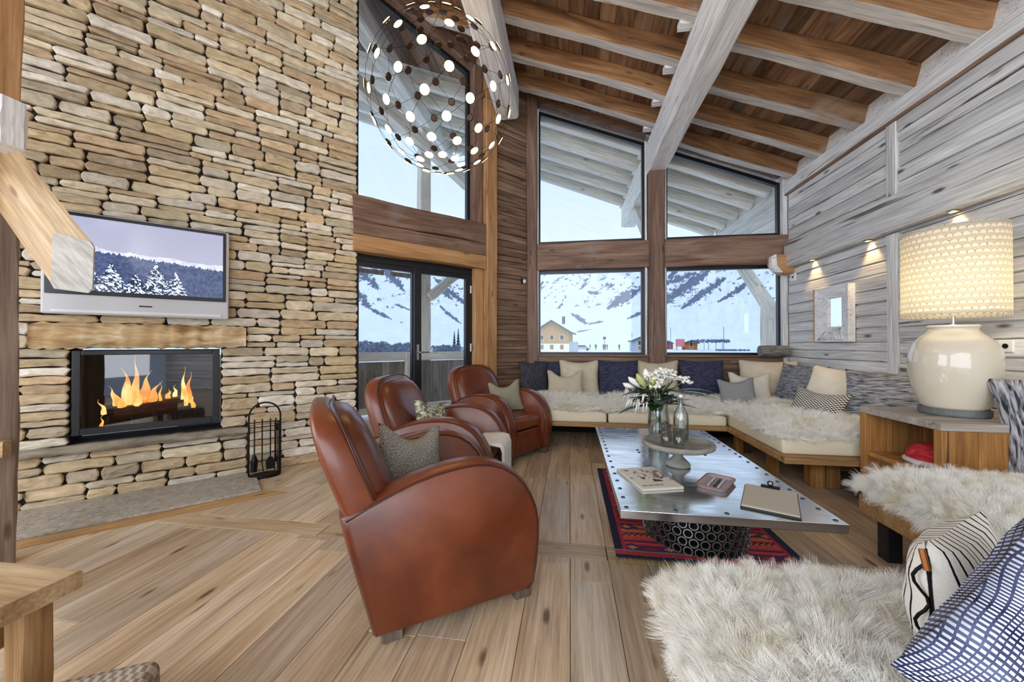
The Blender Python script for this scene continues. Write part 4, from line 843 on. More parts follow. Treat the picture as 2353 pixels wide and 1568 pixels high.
# white throw on middle chair
mb = MB(); g = []
for j in range(13):
    for i in range(9):
        a = j/12; s_ = -.62+i*.16/8+.62; g.append((-.60+.01*math.sin(i*2+j)+a*.05+(0 if j < 7 else .01), 2.56+i*.05+.008*math.sin(j), .452 if j < 5 else .452-(j-5)*.045+.01*math.sin(i*1.7)))
g = [(-.66+min(j, 5)*.037+(.0 if j < 6 else .012+.004*math.sin(i*2)), 2.56+i*.045, (.445 if j < 5 else .44-(j-5)*.04)+.006*math.sin(i*2.2+j)) for j in range(13) for i in range(9)]
mb.add(g, [(j*9+i, j*9+i+1, (j+1)*9+i+1, (j+1)*9+i) for j in range(12) for i in range(8)]); o = mb.build('throw', mat('white_wool_throw', 'e6e6e0', .9), smooth=True); q = o.modifiers.new('t', 'SOLIDIFY'); q.thickness = .012
tag(o, 'white throw hanging over the seat of the middle leather chair', 'throw')
# ---------------- rug ----------------
def rugpaint(u, v):
    c = np.zeros(u.shape+(3,)); stripes = ['a82a34', 'c8503f', '8e2336', 'd06a48', '5c2438', 'b83244', 'c9475a', '7b2a4c', 'cf7a4c', 'a12b3b', '3b2138', 'c23b4b']
    y = v*1.45; k = (y/.017).astype(int); pal = np.array([L3(s) for s in stripes]); c[:] = pal[(k*7+(k//5)*3) % len(pal)]
    band = ((y % .24) > .06) & ((y % .24) < .16); dx = np.abs(((u*.97) % .2)-.1); dy = np.abs((y % .24)-.11)
    dm = band & (dx*.6+dy < .045); c[dm] = L3('4a2a5e'); dm2 = band & (dx*.6+dy < .02); c[dm2] = L3('c98a4a'); 
    teeth = ((y % .24) < .045) & (((u*60).astype(int)+(k % 2)) % 2 == 0); c[teeth] = L3('3a1c28')
    c[(u < .045) | (u > .955)] = L3('1d2140'); c[(u > .045) & (u < .07)] = L3('b02a3a'); c[(u > .93) & (u < .955)] = L3('b02a3a'); c[(v < .02) | (v > .985)] = L3('1d2140'); c[(v > .02) & (v < .045)] = L3('b9303e'); c[(v > .045) & (v < .055)] = L3('77787c')
    return c*(.8+.4*vnoise(u*180, v*260, 3))[..., None]
rug = empty('kilim_rug', (.245, 2.10, .0), label='red striped kilim rug with navy border under the coffee table', cat='rug')
painted('weave', colmat('kilim_wool', .95), rug, 150, 200, lambda a, b: (a*.975, b*1.46, .007+.0015*math.sin(a*25)*math.sin(b*31)), rugpaint)
mb = MB(); mb.box((0.002, .002, 0), (.973, 1.458, .004)); mb.build('backing', mat('dark_wool', '1d2140', .95), rug)
mb = MB()
for i in range(90): x = .005+i*.0108; a = R.uniform(-.015, .015); mb.tube([(x, .005, .006), (x+a*.5, -.025, .004), (x+a, -.05-R.random()*.02, .002)], .0016, 4)
fg = mb.build('fringe', mat('straw_yellow_yarn', 'b59a55', .9), rug); fg['kind'] = 'stuff'
# ---------------- coffee table ----------------
ct = empty('coffee_table', (.684, 2.627, 0), label='long riveted steel coffee table on a perforated drum base', cat='coffee table')
mt = mat('worn_steel_sheet', rough=.22, metal=1); t = NT(mt); f = t.noise(t.obj((3, 3, 3)), 1, 6, .5); t.l(t.ramp(f, [(.3, 'c3c9ce'), (.6, 'dfe3e7'), (.8, 'eef0f2')]), t.b.inputs['Base Color']); g = t.noise(t.obj((6, 30, 6)), 1, 5); t.l(t.ramp(g, [(.3, (.10,)*3), (.7, (.24,)*3)]), t.b.inputs['Roughness'])
X0, X1, Y0, Y1 = -.459, .459, -.862, .863
mb = MB(); YS = .12; mb.box((X0, Y0, .362), (X1, YS-.001, .40)); mb.box((X0, YS+.001, .362), (X1, Y1, .40)); mb.build('steel_top', mt, ct, bevel=.002)
mb = MB(); mb.box((X0+.003, Y0+.003, .360), (X1-.003, Y1-.003, .396)); mb.build('core_board', M['iron'], ct)
rv = []
for i in range(9): y = Y0+.035+i*(YS-Y0-.07)/8; rv += [(X0+.03, y), (X1-.03, y)]
for i in range(8): y = YS+.035+i*(Y1-YS-.07)/7; rv += [(X0+.03, y), (X1-.03, y)]
for i in range(1, 4): x = X0+.03+i*(X1-X0-.06)/4; rv += [(x, Y0+.035), (x, YS-.03), (x, YS+.03), (x, Y1-.035)]
rme = None
for x, y in rv:
    if rme is None:
        mb = MB(); mb.lathe([(.0105, 0), (.010, .002), (.006, .004), (0, .0048)], 12); o = mb.build('rivet', mat('dark_steel_rivet', '6b6f75', .3, 1), ct, smooth=True); rme = o.data
    else: o = bpy.data.objects.new('rivet', rme); col.objects.link(o); o.parent = ct
    o.location = (x, y, .4)
bx, by, br = .055, -.19, .27
mb = MB(); mb.lathe([(br, .008), (br, .36)], 48, (bx, by, 0)); mb.build('drum', M['iron'], ct, smooth=True)
mb = MB(); nr = 32
for j in range(7):
    for k in range(nr):
        a = 2*math.pi*(k+.5*(j % 2))/nr; z = .03+j*.047; c0 = Vector((bx+br*math.cos(a), by+br*math.sin(a), z)); o_ = Vector((math.cos(a), math.sin(a), 0)); w_ = Vector((-o_.y, o_.x, 0)); v = []; n = 12
        for (rr, dd) in ((.025, 0), (.025, .02), (.0195, .02), (.0195, 0)):
            v += [c0+o_*dd+(w_*math.cos(q)+Vector((0, 0, 1))*math.sin(q))*rr for q in [2*math.pi*i/n for i in range(n)]]
        mb.add(v, [(m_*n+i, m_*n+(i+1) % n, (m_+1)*n+(i+1) % n, (m_+1)*n+i) for m_ in range(3) for i in range(n)], R.random())
mb.build('ring_mesh', mat('galvanised_rings', 'b9c0be', .38, 1), ct, smooth=False)
# things on the table
TZ = .401
cs = mat('grey_concrete', rough=.75); t = NT(cs); f = t.noise(t.obj((12, 12, 40)), 1, 6); t.l(t.ramp(f, [(.3, '77766e'), (.7, '9c9b92')]), t.b.inputs['Base Color'])
st_ = empty('cake_stand', (.655, 2.455, TZ), label='grey stone pedestal stand holding the bottle and glasses', cat='stand')
mb = MB(); mb.lathe([(0, 0), (.062, 0), (.072, .008), (.068, .02), (.05, .038), (.032, .055), (.026, .08), (.032, .105), (.05, .118), (.0, .118)], 40); mb.build('pedestal', cs, st_, smooth=True)
mb = MB(); mb.lathe([(0, .112), (.19, .118), (.205, .126), (.208, .140), (.203, .150), (.192, .152), (.183, .146), (.180, .136), (0, .134)], 56); mb.build('plate', cs, st_, smooth=True)
def glassware(name, loc, prof, label, water=None, cat='glass', grp=None):
    r = empty(name, loc, label=label, cat=cat, group=grp); mb = MB(); mb.lathe(prof, 28); mb.build('glass_wall', M['clear'], r, smooth=True)
    if water: mb = MB(); mb.lathe(water, 28); mb.build('water', M['clear'], r, smooth=True)
    return r
PZ = TZ+.137
tumb = [(0, .004), (.026, .004), (.028, 0), (.030, .01), (.036, .085), (.034, .085), (.028, .012), (0, .010)]
glassware('drinking_glass', (.575, 2.41, PZ), tumb, 'drinking glass on the stone stand, nearest the magazine side', grp='drinking glasses on the stand')
glassware('drinking_glass', (.635, 2.36, PZ), [(r_, z*1.25) for r_, z in tumb], 'drinking glass on the stone stand in front of the bottle', grp='drinking glasses on the stand')
glassware('drinking_glass', (.60, 2.52, PZ), [(r_, z*1.2) for r_, z in tumb], 'rear drinking glass on the stone stand, close to the vase', grp='drinking glasses on the stand')
bt_ = glassware('water_bottle', (.69, 2.52, PZ), [(0, .004), (.036, .003), (.042, .01), (.042, .11), (.038, .14), (.022, .17), (.0135, .185), (.013, .215), (.0165, .218), (.0165, .225), (.011, .225), (.0105, .18), (.035, .138), (.039, .11), (.039, .012), (0, .008)], 'clear swing top glass water bottle on the stone stand', [(0, .012), (.038, .012), (.038, .03), (0, .03)], 'bottle'); bt_.scale = (1.1, 1.1, 1.22)
mb = MB(); mb.tube([(0, 0, .225), (0, 0, .238)], .011, 12); mb.build('stopper', M['white'], bt_); mb = MB(); mb.tube([(.016, 0, .2), (.022, 0, .235), (0, 0, .242), (-.022, 0, .235), (-.016, 0, .2)], .0015, 5); mb.build('wire_clasp', M['chrome'], bt_)
VX, VY = .675, 3.06
glassware('glass_vase', (VX, VY, TZ), [(0, .006), (.056, .004), (.062, .012), (.064, .12), (.058, .17), (.053, .22), (.066, .262), (.063, .262), (.050, .22), (.055, .17), (.060, .12), (.058, .016), (0, .014)], 'clear glass vase on the steel table holding the white bouquet', [(0, .016), (.058, .016), (.059, .11), (0, .11)], 'vase').scale = (1.25, 1.25, 1.35)
bq = empty('flower_bouquet', (VX, VY, TZ+.02), label='bouquet of white lilies and small white blossoms with dark leaves in the vase', cat='flowers')
M['stem'] = mat('green_stem', '3c5a2a', .5); M['leaf'] = mat('dark_green_leaf', '24421f', .35); M['lily'] = mat('lily_bud', 'b9c27a', .4); M['petal'] = mat('white_petal', 'f4f2ea', .5); M['stripe'] = mat('variegated_leaf', 'aebfae', .35)
def leafmesh(mb, p, d, L, w, droop=.3, up=Vector((0, 0, 1))):
    d = Vector(d).normalized(); s = d.cross(up).normalized(); v = []; n = 7; q = Vector(p)
    for i in range(n+1):
        t = i/n; ww = w*math.sin(math.pi*min(1, t*.92+.06))**.8; q2 = Vector(p)+d*L*t+Vector((0, 0, -droop*L*t*t)); v += [q2-s*ww+Vector((0, 0, ww*.3)), q2+Vector((0, 0, 0)), q2+s*ww+Vector((0, 0, ww*.3))]
    mb.add(v, [(i*3+k, i*3+k+1, i*3+k+4, i*3+k+3) for i in range(n) for k in (0, 1)])
bq.scale = (1.55, 1.45, 1.2)
for i in range(9):
    a = i*.7; mb = MB(); mb.tube([(.025*math.cos(a+2), .03*math.sin(a+2), 0), (0.01*math.cos(a), .01*math.sin(a), .16), (.045*math.cos(a), .045*math.sin(a), .3), (.12*math.cos(a), .12*math.sin(a), .37)], .0035, 6); mb.build('stem', M['stem'], bq, smooth=True)
for i in range(40):
    a = R.uniform(0, 6.28); e = R.uniform(.0, .75); mb = MB(); leafmesh(mb, (.035*math.cos(a), .035*math.sin(a), R.uniform(.2, .31)), (math.cos(a), math.sin(a), e), R.uniform(.09, .17), R.uniform(.016, .032)); mb.build('leaf', M['leaf'], bq, smooth=True)
for i in range(9):
    a = R.uniform(-.5, .35); mb = MB(); leafmesh(mb, (.07, 0, .30), (math.cos(a), math.sin(a)*.8, R.uniform(.05, .5)), R.uniform(.16, .23), .010, .35); lab(mb.build('striped_leaf', M['stripe'], bq, smooth=True), 'white edged arching leaf')
for (x, y, z, ax, L) in ((-.12, -.03, .36, -.7, .085), (-.09, -.05, .37, -.45, .1), (-.06, -.02, .40, -.15, .09), (-.14, .0, .33, -1.0, .07), (-.04, -.05, .36, .15, .095)):
    mb = MB(); d = Vector((math.sin(ax), -.15, math.cos(ax))); p = Vector((x, y, z)); mb.tube([p-d*L*.5, p-d*L*.2, p+d*L*.2, p+d*L*.4, p+d*L*.55], [.006, .014, .018, .010, .002], 8); mb.build('lily_bud', M['lily'] if L > .09 else M['petal'], bq, smooth=True)
def blossom(p, r_, n=6):
    mb = MB(); p = Vector(p)
    for k in range(n):
        a = 2*math.pi*k/n; leafmesh(mb, p, (math.cos(a), math.sin(a), .5), r_*.9, r_*.45, .3)
    for k in range(7): q_ = p+Vector((R.uniform(-1, 1), R.uniform(-1, 1), R.uniform(0, 1)))*r_*.55; s_ = r_*R.uniform(.25, .4); mb.lathe([(0, -s_), (s_*.8, -s_*.4), (s_*.8, s_*.5), (0, s_)], 6, tuple(q_))
    return mb.build('blossom', M['petal'], bq, smooth=True)
for i in range(80):
    a = R.uniform(0, 6.28); rr_ = R.uniform(.01, .145); blossom((.025+rr_*.9*math.cos(a), rr_*math.sin(a)*.7-.02, .425-rr_*.5+R.uniform(-.02, .03)), R.uniform(.016, .026), 5)
for i in range(26):
    a = R.uniform(2.4, 4.2); rr_ = R.uniform(.11, .17); z = .33-R.random()*.1; mb = MB(); mb.tube([(rr_*math.cos(a), rr_*math.sin(a), z), (rr_*1.1*math.cos(a), rr_*1.1*math.sin(a), z-.05)], [.0045, .0012], 5); mb.build('hanging_floret', M['petal'], bq, smooth=True)
def magpaint(u, v):
    c = np.zeros(u.shape+(3,)); c[:] = L3('d8d2c6'); r_ = fbm(u*9, v*9, 3, 4)
    k = (v > .28) & (v < .75) & (r_ > .56) & (u > .3); c[k] = L3('4a4440'); k = (v > .45) & (v < .9) & (fbm(u*14, v*14, 2, 8) > .62); c[k] = L3('7d766c')
    k = (v > .12) & (v < .17) & (((u*40).astype(int) % 3) > 0) & (u > .1) & (u < .6); c[k] = L3('6b655c'); c[(v < .03) | (v > .97) | (u < .02) | (u > .98)] = L3('ece7dc'); return c
mg = empty('magazine', (.425, 2.185, TZ), (0, 0, math.radians(17)), 'pale magazine with a dark floral cover lying at the left of the steel table', 'magazine')
mb = MB(); mb.box((-.112, -.16, 0), (.112, .16, .011)); mb.build('pages', mat('paper_block', 'cfc9bd', .8), mg, bevel=.001)
painted('cover', colmat('magazine_cover', .4), mg, 60, 84, lambda a, b: (-.113+a*.226, -.161+b*.322, .0118), magpaint)
tr_ = empty('pen_tray', (.768, 2.16, TZ), (0, 0, math.radians(56)), 'small brown rimmed grey tray with pens on the steel table', 'tray')
def rrect(w, h, r_, n=5): return [(sx*(w-r_)+r_*math.cos(a), sy*(h-r_)+r_*math.sin(a)) for sx, sy, a0 in ((1, 1, 0), (-1, 1, 90), (-1, -1, 180), (1, -1, 270)) for a in [math.radians(a0+90*i/n) for i in range(n+1)]]
mb = MB(); o_ = rrect(.115, .072, .03); i_ = rrect(.106, .063, .025); b_ = rrect(.095, .052, .02); n = len(o_); v = [(x*.9, y*.9, 0) for x, y in o_]+[(x, y, .016) for x, y in o_]+[(x, y, .018) for x, y in i_]+[(x, y, .006) for x, y in b_]
mb.add(v, [(j*n+k, j*n+(k+1) % n, (j+1)*n+(k+1) % n, (j+1)*n+k) for j in range(3) for k in range(n)]+[tuple(range(3*n, 4*n)), tuple(range(n))[::-1]]); mb.build('dish', mat('mauve_grey_leather_tray', '9a9095', .4), tr_, smooth=False)
mb = MB(); mb.tube([(x, y, .0175) for x, y in o_+[o_[0]]], .0028, 6, cap=False); lab(mb.build('rim', mat('copper_brown_rim', 'a0633f', .4), tr_, smooth=True), 'copper brown rim')
for k, (y, c_) in enumerate(((-.028, 'd9d9dc'), (-.008, '2a2a2e'), (.02, 'd9d9dc'))):
    mb = MB(); mb.tube([(-.07, y, .012), (.065, y+.004, .012), (.075, y+.004, .012)], [.005, .005, .0015], 8); p_ = mb.build('pen', mat('pen_barrel', c_, .3, .3)); p_.matrix_world = Matrix.Translation((.768, 2.16, TZ)) @ Matrix.Rotation(math.radians(56), 4, 'Z')
    tag(p_, ('silver pen in the small tray nearest the magazine', 'black pen in the middle of the small tray', 'silver pen in the small tray nearest the clipboard')[k], 'pen', 'pens in the tray')
cb_ = empty('clipboard', (.94, 1.97, TZ), (0, 0, math.radians(-26)), 'clipboard with beige papers at the near right corner of the steel table', 'clipboard')
mb = MB(); mb.box((-.112, -.165, 0), (.112, .165, .006)); mb.build('board', mat('dark_clipboard', '2a2a2c', .5), cb_, bevel=.001)
mb = MB(); mb.box((-.108, -.155, .0062), (.108, .155, .012)); mb.build('papers', mat('beige_card', 'c9c2b2', .7), cb_, bevel=.0008)
mb = MB(); mb.add([(-.104, -.14, .0125), (.104, -.147, .0125), (.104, .15, .014), (-.104, .15, .014), (-.104, -.14, .0135), (.104, -.147, .0135), (.104, .15, .016), (-.104, .15, .016)], [(0, 3, 2, 1), (4, 5, 6, 7), (0, 1, 5, 4), (1, 2, 6, 5), (2, 3, 7, 6), (3, 0, 4, 7)]); mb.build('top_sheet', mat('warm_grey_card', 'b9b2a2', .7), cb_)
mb = MB(); mb.box((-.04, .138, .012), (.04, .165, .024)); mb.tube([(.0+.011*math.cos(a), .158, .036+.011*math.sin(a)) for a in [i*math.pi/6 for i in range(13)]], .003, 6); mb.build('clip', M['iron'], cb_)

# ---------------- fittings on the walls ----------------
mi = empty('wall_mirror', (2.79, 4.44, 1.17), (0, 0, math.radians(-90)), 'small mirror in a deep carved whitewashed wooden frame on the right wall', 'mirror')
mb = MB(); w, h = .26, .58; iw, ih0, ih1 = .10, .16, .46
O = [(-w, 0), (w, 0), (w, h), (-w, h)]; I = [(-iw, ih0), (iw, ih0), (iw, ih1), (-iw, ih1)]
v = [(x, -.02, z) for x, z in O]+[(x, -.085, z) for x, z in O]+[(x*1.1-.0, -.045, ih0-.015 if z < .3 else ih1+.015) for x, z in I]+[(x, -.04, z) for x, z in I]+[(x, -.02, z) for x, z in I]
f = []
for j in range(4): f += [(j*4+k, j*4+(k+1) % 4, (j+1)*4+(k+1) % 4, (j+1)*4+k) for k in range(4)]
mb.add(v, f); mb.build('frame', M['pale'], mi, bevel=.005)
mb = MB()
for i in range(9): mb.tube([(-.19+i*.0475, -.088, .02), (-.085+i*.0212, -.048, .145)], [.012, .006], 6)
mb.build('carved_flutes', M['pale'], mi, smooth=True)
mb = MB(); mb.box((-iw, -.028, ih0), (iw, -.022, ih1)); mb.build('mirror_glass', mat('mirror', 'f5f5f5', .02, 1), mi)
mb = MB(); mb.box((-w-.012, -.09, -.005), (-w, .0, h+.01)); mb.build('edge_strip', M['orange'], mi, bevel=.003)
for nm, l, pos, s in (('wall_socket', 'white rotary wall switch plate behind the table lamp', (2.78, 2.885, 1.135), .04), ('thermostat', 'small white control box high on the right wall in the window corner', (2.775, 5.22, 1.985), .05)):
    r = empty(nm, pos, (0, 0, math.radians(-90)), l, 'switch' if 'switch' in l else 'control box'); mb = MB(); mb.box((-s, -.012, -s), (s, .01, s)); mb.build('plate', M['white'], r, bevel=.004)
    mb = MB(); mb.lathe([(.017, 0), (.015, .018), (0, .019)], 16, M=Matrix.Rotation(math.radians(90), 4, 'X')) if s == .04 else mb.box((-.012, -.016, -.012), (.012, -.01, .012)); mb.build('knob', M['iron'], r)
r = empty('round_wall_fitting'); r.matrix_world = DM @ Matrix.Translation((2.78, -.01, 2.03)); tag(r, 'small round white fitting on the narrow brown plank wall', 'fitting'); mb = MB(); mb.lathe([(.03, 0), (.03, .012), (.018, .025), (0, .028)], 16, M=Matrix.Rotation(math.radians(90), 4, 'X')); mb.build('cap', M['white'], r, smooth=True); mb = MB(); mb.box((-.05, -.004, -.04), (-.035, .008, .04)); mb.build('bracket', M['iron'], r)
sg = empty('log_stump', (2.56, 5.27, .99), label='sawn bark log stump on the window sill in the right corner', cat='log'); 
mb = MB(); mb.tube([(-.16, 0, .065), (.0, .0, .066), (.16, 0, .065)], [.07, .073, .07], 18); mb.build('bark', rock('grey_bark', [(.3, '4a4642'), (.6, '8f8c88'), (.8, '6a4a38')], (10, 40, 40)), sg); 
for i, (y, h_) in enumerate(((4.79, 0), (3.97, 0), (3.18, 0), (2.4, 0))):
    r = empty('recessed_spot', (2.738, y, 2.106), label=f'small warm recessed spot under the right wall beam, {ORD[i]} from the windows', cat='downlight', group='recessed spots in the wall beam')
    mb = MB(); mb.lathe([(.034, .004), (.034, -.006), (.026, -.007), (.024, .002)], 20); mb.build('trim_ring', M['chrome'], r, smooth=True); mb = MB(); mb.lathe([(.0, -.002), (.024, -.002)], 16); mb.add([(0, 0, 0)], []); mb.build('bulb_face', emis('spot_glow', 'ffc56a', 12), r)
    L = bpy.data.lights.new('spot', 'SPOT'); L.energy = 7; L.color = (1, .62, .25); L.spot_size = 1.5; L.spot_blend = .7; L.shadow_soft_size = .02; lo = bpy.data.objects.new('spot', L); col.objects.link(lo); lo.location = (0, 0, -.012); lo.parent = r; lo.rotation_euler = (math.radians(0), math.radians(-12), 0)

# ---------------- outside: eaves, balcony ----------------
struct(timber('trim_19', (1.165, 5.56, 3.69), (1.165, 7.85, 3.69), .27, .4, M['extpale'], .006, .03, 12))
struct(timber('trim_20', (1.165, 5.5, 2.5), (1.165, 6.9, 3.5), .14, .16, M['extpale'], .003, .01, 8))
mb = MB(); x = -7.
while x < 3.1:
    w = R.uniform(.14, .2); a, b = x, min(x+w, 3.3); x += w
    mb.add([(a+.001, 5.58, roof(a, 4.5)), (b-.001, 5.58, roof(b, 4.5)), (b-.001, 7.9, roof(b, 4.5)), (a+.001, 7.9, roof(a, 4.5)), (a+.001, 5.58, roof(a, 4.56)), (b-.001, 5.58, roof(b, 4.56)), (b-.001, 7.9, roof(b, 4.56)), (a+.001, 7.9, roof(a, 4.56))],
           [(0, 3, 2, 1), (4, 5, 6, 7), (0, 1, 5, 4), (1, 2, 6, 5), (2, 3, 7, 6), (3, 0, 4, 7)])
a, b = -7., 3.3
mb.add([(a, 5.56, roof(a, 4.57)), (b, 5.56, roof(b, 4.57)), (b, 7.95, roof(b, 4.57)), (a, 7.95, roof(a, 4.57)), (a, 5.56, roof(a, 4.66)), (b, 5.56, roof(b, 4.66)), (b, 7.95, roof(b, 4.66)), (a, 7.95, roof(a, 4.66))], [(0, 3, 2, 1), (4, 5, 6, 7), (0, 1, 5, 4), (1, 2, 6, 5), (2, 3, 7, 6), (3, 0, 4, 7)])
ea = struct(mb.build('trim_21', M['extboard']))
for i in range(5):
    y = 5.70+i*.52
    for (xa, xb, k) in ((1.3, -6.8, 0), (2.78, 1.03, 1)):
        tag(raf(xa, xb, y+.1*k, M['extpale'], .205, .12, .004), f'pale outdoor eaves rafter {"left" if k == 0 else "right"} of the central beam, {ORD[i]} out from the windows', 'beam', 'eaves rafters outside the windows')
struct(timber('trim_22', (-2.6, 4.0, roof(-2.6)-.1), (-2.6, 7.85, roof(-2.6)-.1), .22, .3, M['extpale'], .006, .02, 10))
struct(timber('trim_23', dw(.4, 1.0, 4.75), dw(3.0, 1.9, 4.1), .14, .2, M['extpale'], .004, .01, 10))
mb = MB(); planks(mb, -7.8, -5.56, steps(2.5, 3.42, .12, .2), 0); o = struct(mb.build('trim_24', M['extpale'], mw=RM))
tag(timber('outdoor_post', (2.77, 5.78, 0), (2.77, 5.78, 1.68), .17, .17, M['extpale'], .004, .01, 8, up=(0, -1, 0)), 'grey outdoor post beyond the right picture window', 'post')
tag(timber('outdoor_brace', (2.74, 5.62, 1.55), (2.70, 6.75, 2.62), .12, .16, M['extpale'], .004, .01, 8), 'pale diagonal outdoor brace beyond the right picture window', 'brace')
tag(timber('outdoor_post', dw(2.2, 2.03, 0), dw(2.2, 2.03, 4.9), .19, .19, M['extpale'], .005, .012, 14, up=DD), 'tall pale outdoor balcony post behind the glass doors', 'post')
tag(timber('outdoor_brace', dw(2.25, 1.9, 1.95), dw(2.75, 1.9, 2.38), .14, .14, M['extpale'], .004, .01, 6), 'pale angled brace at the top of the outdoor balcony post', 'brace')
tag(timber('outdoor_beam', dw(-.5, 1.9, 2.42), dw(3.6, 1.9, 2.42), .14, .14, M['extpale'], .004, .01, 12), 'pale horizontal outdoor beam over the balcony behind the glass doors', 'beam')
for s_ in (.9, 1.5):
    tag(timber('gutter_section', dw(s_, 1.75, 2.25), dw(s_+.5, 1.75, 2.25), .05, .07, M['railv'], .001, .003, 4), f'{"left" if s_ < 1 else "right"} short dark strip under the outdoor balcony beam', 'beam', 'strips under the balcony beam')
rl = empty('balcony_railing'); rl.matrix_world = DM; tag(rl, 'grey timber balcony railing of upright boards behind the glass doors', 'railing')
mb = MB(); s_ = -1.0
while s_ < 4.5: w = R.uniform(.1, .16); mb.box((s_, 1.88, .08), (s_+w-.004, 1.905, .86), R.random()); s_ += w
mb.build('boards', M['railv'], rl)
def par(o): o.matrix_world = DM @ o.matrix_world; w = o.matrix_world.copy(); o.parent = rl; o.matrix_parent_inverse = DM.inverted(); return o
par(timber('top_rail', (-1, 1.87, .94), (4.5, 1.87, .94), .09, .14, M['extpale'], .003, .008, 12)); par(timber('bottom_rail', (-1, 1.87, .1), (4.5, 1.87, .1), .06, .1, M['extpale'], .002, .006, 10))
for s_ in (.2, 1.85, 3.4): par(timber('railing_post', (s_, 1.84, 0), (s_, 1.84, .99), .11, .1, M['extpale'], .002, .006, 5, up=(0, -1, 0)))
mb = MB(); y = .12
while y < 2.0: mb.box((-1.5, y, -.05), (5.5, y+.135, -.012), R.random()); y += .14
struct(mb.build('balcony_floor', M['extboard'], mw=DM))

# ---------------- landscape ----------------
azs = [a for a in np.arange(-45, 45, .11)]; azs = [-180+4*i for i in range(34)]+azs+[45+4*i for i in range(34)]; azs = sorted(set([round(float(a), 3) for a in azs if a <= 180]))+[180.]
rs = list(np.geomspace(7, 150, 22))+list(np.geomspace(158, 900, 150))+[950, 1100]
A, RR = np.meshgrid(np.radians(azs), np.array(rs)); AD = np.degrees(A)
Em = np.interp(AD, [-180, -60, -40, -31, -24, -19, -16, -10, -5, 0, 4, 7, 9.5, 12, 17, 27, 45, 180], [.2, .25, .28, .30, .26, .215, .18, .2, .24, .24, .2, .182, .178, .20, .25, .30, .3, .2])
T = np.clip((RR-150)/750, 0, 1); E_ = Em*T**.75*(1+.05*(fbm(AD*.5+40, RR*.006, 4, 3)-.5))+.012*(fbm(AD*1.3+90, RR*.02, 4, 6)-.5)*(T > 0)*np.minimum(1, T*6)
Z_ = -.62+E_*RR+np.where(T > 0, .3*(RR-150)/750, 0)+.25*(fbm(AD*.2, RR*.03, 3, 2)-.5); Z_[RR > 940] = -60
nx, ny = len(azs), len(rs); V_ = np.stack([RR*np.sin(A), RR*np.cos(A), Z_], -1).reshape(-1, 3)
el = (Z_-1.15)/RR; tx = np.tan(np.clip(A+YAW, -1.3, 1.3))   # bearing and elevation seen from the house
def band(b0, e0, b1, e1, wd, sd):
    """ragged rock band between two bearings/elevations"""
    dx, dy = b1-b0, e1-e0; L = math.hypot(dx, dy); s_ = ((tx-b0)*dx+(el-e0)*dy)/L/L; dd_ = np.abs((tx-b0)*dy-(el-e0)*dx)/L
    n_ = fbm(tx*210+sd*7, el*260, 4, sd); return (s_ > 0) & (s_ < 1) & (dd_ < wd*(.15+1.7*(n_-.18))*np.sin(np.pi*np.clip(s_, .04, .96))**.5)
def q(u, v): return ((u-1176.5)/869.6, (790-v)/869.6)
rock_ = np.zeros(A.shape, bool)
for i, (u0, v0, u1, v1, wd) in enumerate(((1500, 712, 1632, 640, 17), (1520, 665, 1600, 642, 9), (1565, 716, 1668, 658, 12), (1650, 706, 1738, 662, 7), (1535, 652, 1562, 628, 9), (1662, 645, 1680, 632, 4), (1697, 662, 1714, 655, 3), (1440, 735, 1500, 715, 6), (1395, 712, 1455, 672, 14), (1312, 722, 1350, 745, 7), (1352, 746, 1386, 740, 4), (1350, 672, 1380, 680, 5), (1320, 764, 1360, 758, 2), (1430, 700, 1480, 665, 8),
                                         (800, 612, 870, 672, 15), (858, 600, 925, 668, 14), (900, 640, 930, 676, 6), (815, 675, 850, 712, 13), (843, 711, 900, 737, 5), (910, 705, 945, 716, 3), (995, 640, 1070, 702, 9), (1000, 660, 1040, 690, 6), (1010, 705, 1060, 745, 5), (1175, 690, 1250, 650, 9), (920, 742, 925, 744, 2))):
    rock_ |= band(*q(u0, v0), *q(u1, v1), wd/869.6, i)
sp1 = fbm(tx*90+el*60, el*170-tx*40, 5, 21); rock_ |= (sp1 > .70) & (el > .09) & (T > .2); rock_ |= (fbm(tx*130-el*160, el*60, 4, 31) > .71) & (el > .12) & (tx < .36) & (tx > .05)
cA = L3('e9f0fb')*(.88+.14*fbm(tx*40, el*90, 4, 51))[..., None]; cB = L3('56617c')*(.55+.9*fbm(tx*260, el*260, 3, 41))[..., None]
CC = np.where(rock_[..., None], cB, cA).clip(0, .92)
f = []
for j in range(ny-1):
    b0 = j*nx; f += [(b0+i, b0+i+1, b0+nx+i+1, b0+nx+i) for i in range(nx-1)]
me = bpy.data.meshes.new('snowy_mountains'); me.from_pydata([tuple(map(float, p)) for p in V_], [], f); me.polygons.foreach_set('use_smooth', [True]*len(f))
ca = me.color_attributes.new('col', 'FLOAT_COLOR', 'POINT'); ca.data.foreach_set('color', np.concatenate([CC, np.ones(CC.shape[:2]+(1,))], -1).astype(np.float32).ravel())
me.materials.append(colmat('snow_and_rock', .9)); o = bpy.data.objects.new('ground', me); col.objects.link(o); struct(o)
def at(u, r_, z=-.62):
    a = math.atan((u-1176.5)/869.6)-YAW; return Vector((r_*math.sin(a), r_*math.cos(a), z))
M['bush'] = mat('bare_blue_grey_twigs', '66728a', .9); M['conifer'] = mat('dark_conifer', '2c3a44', .9); M['snowcap'] = mat('snow', 'eef3fb', .9)
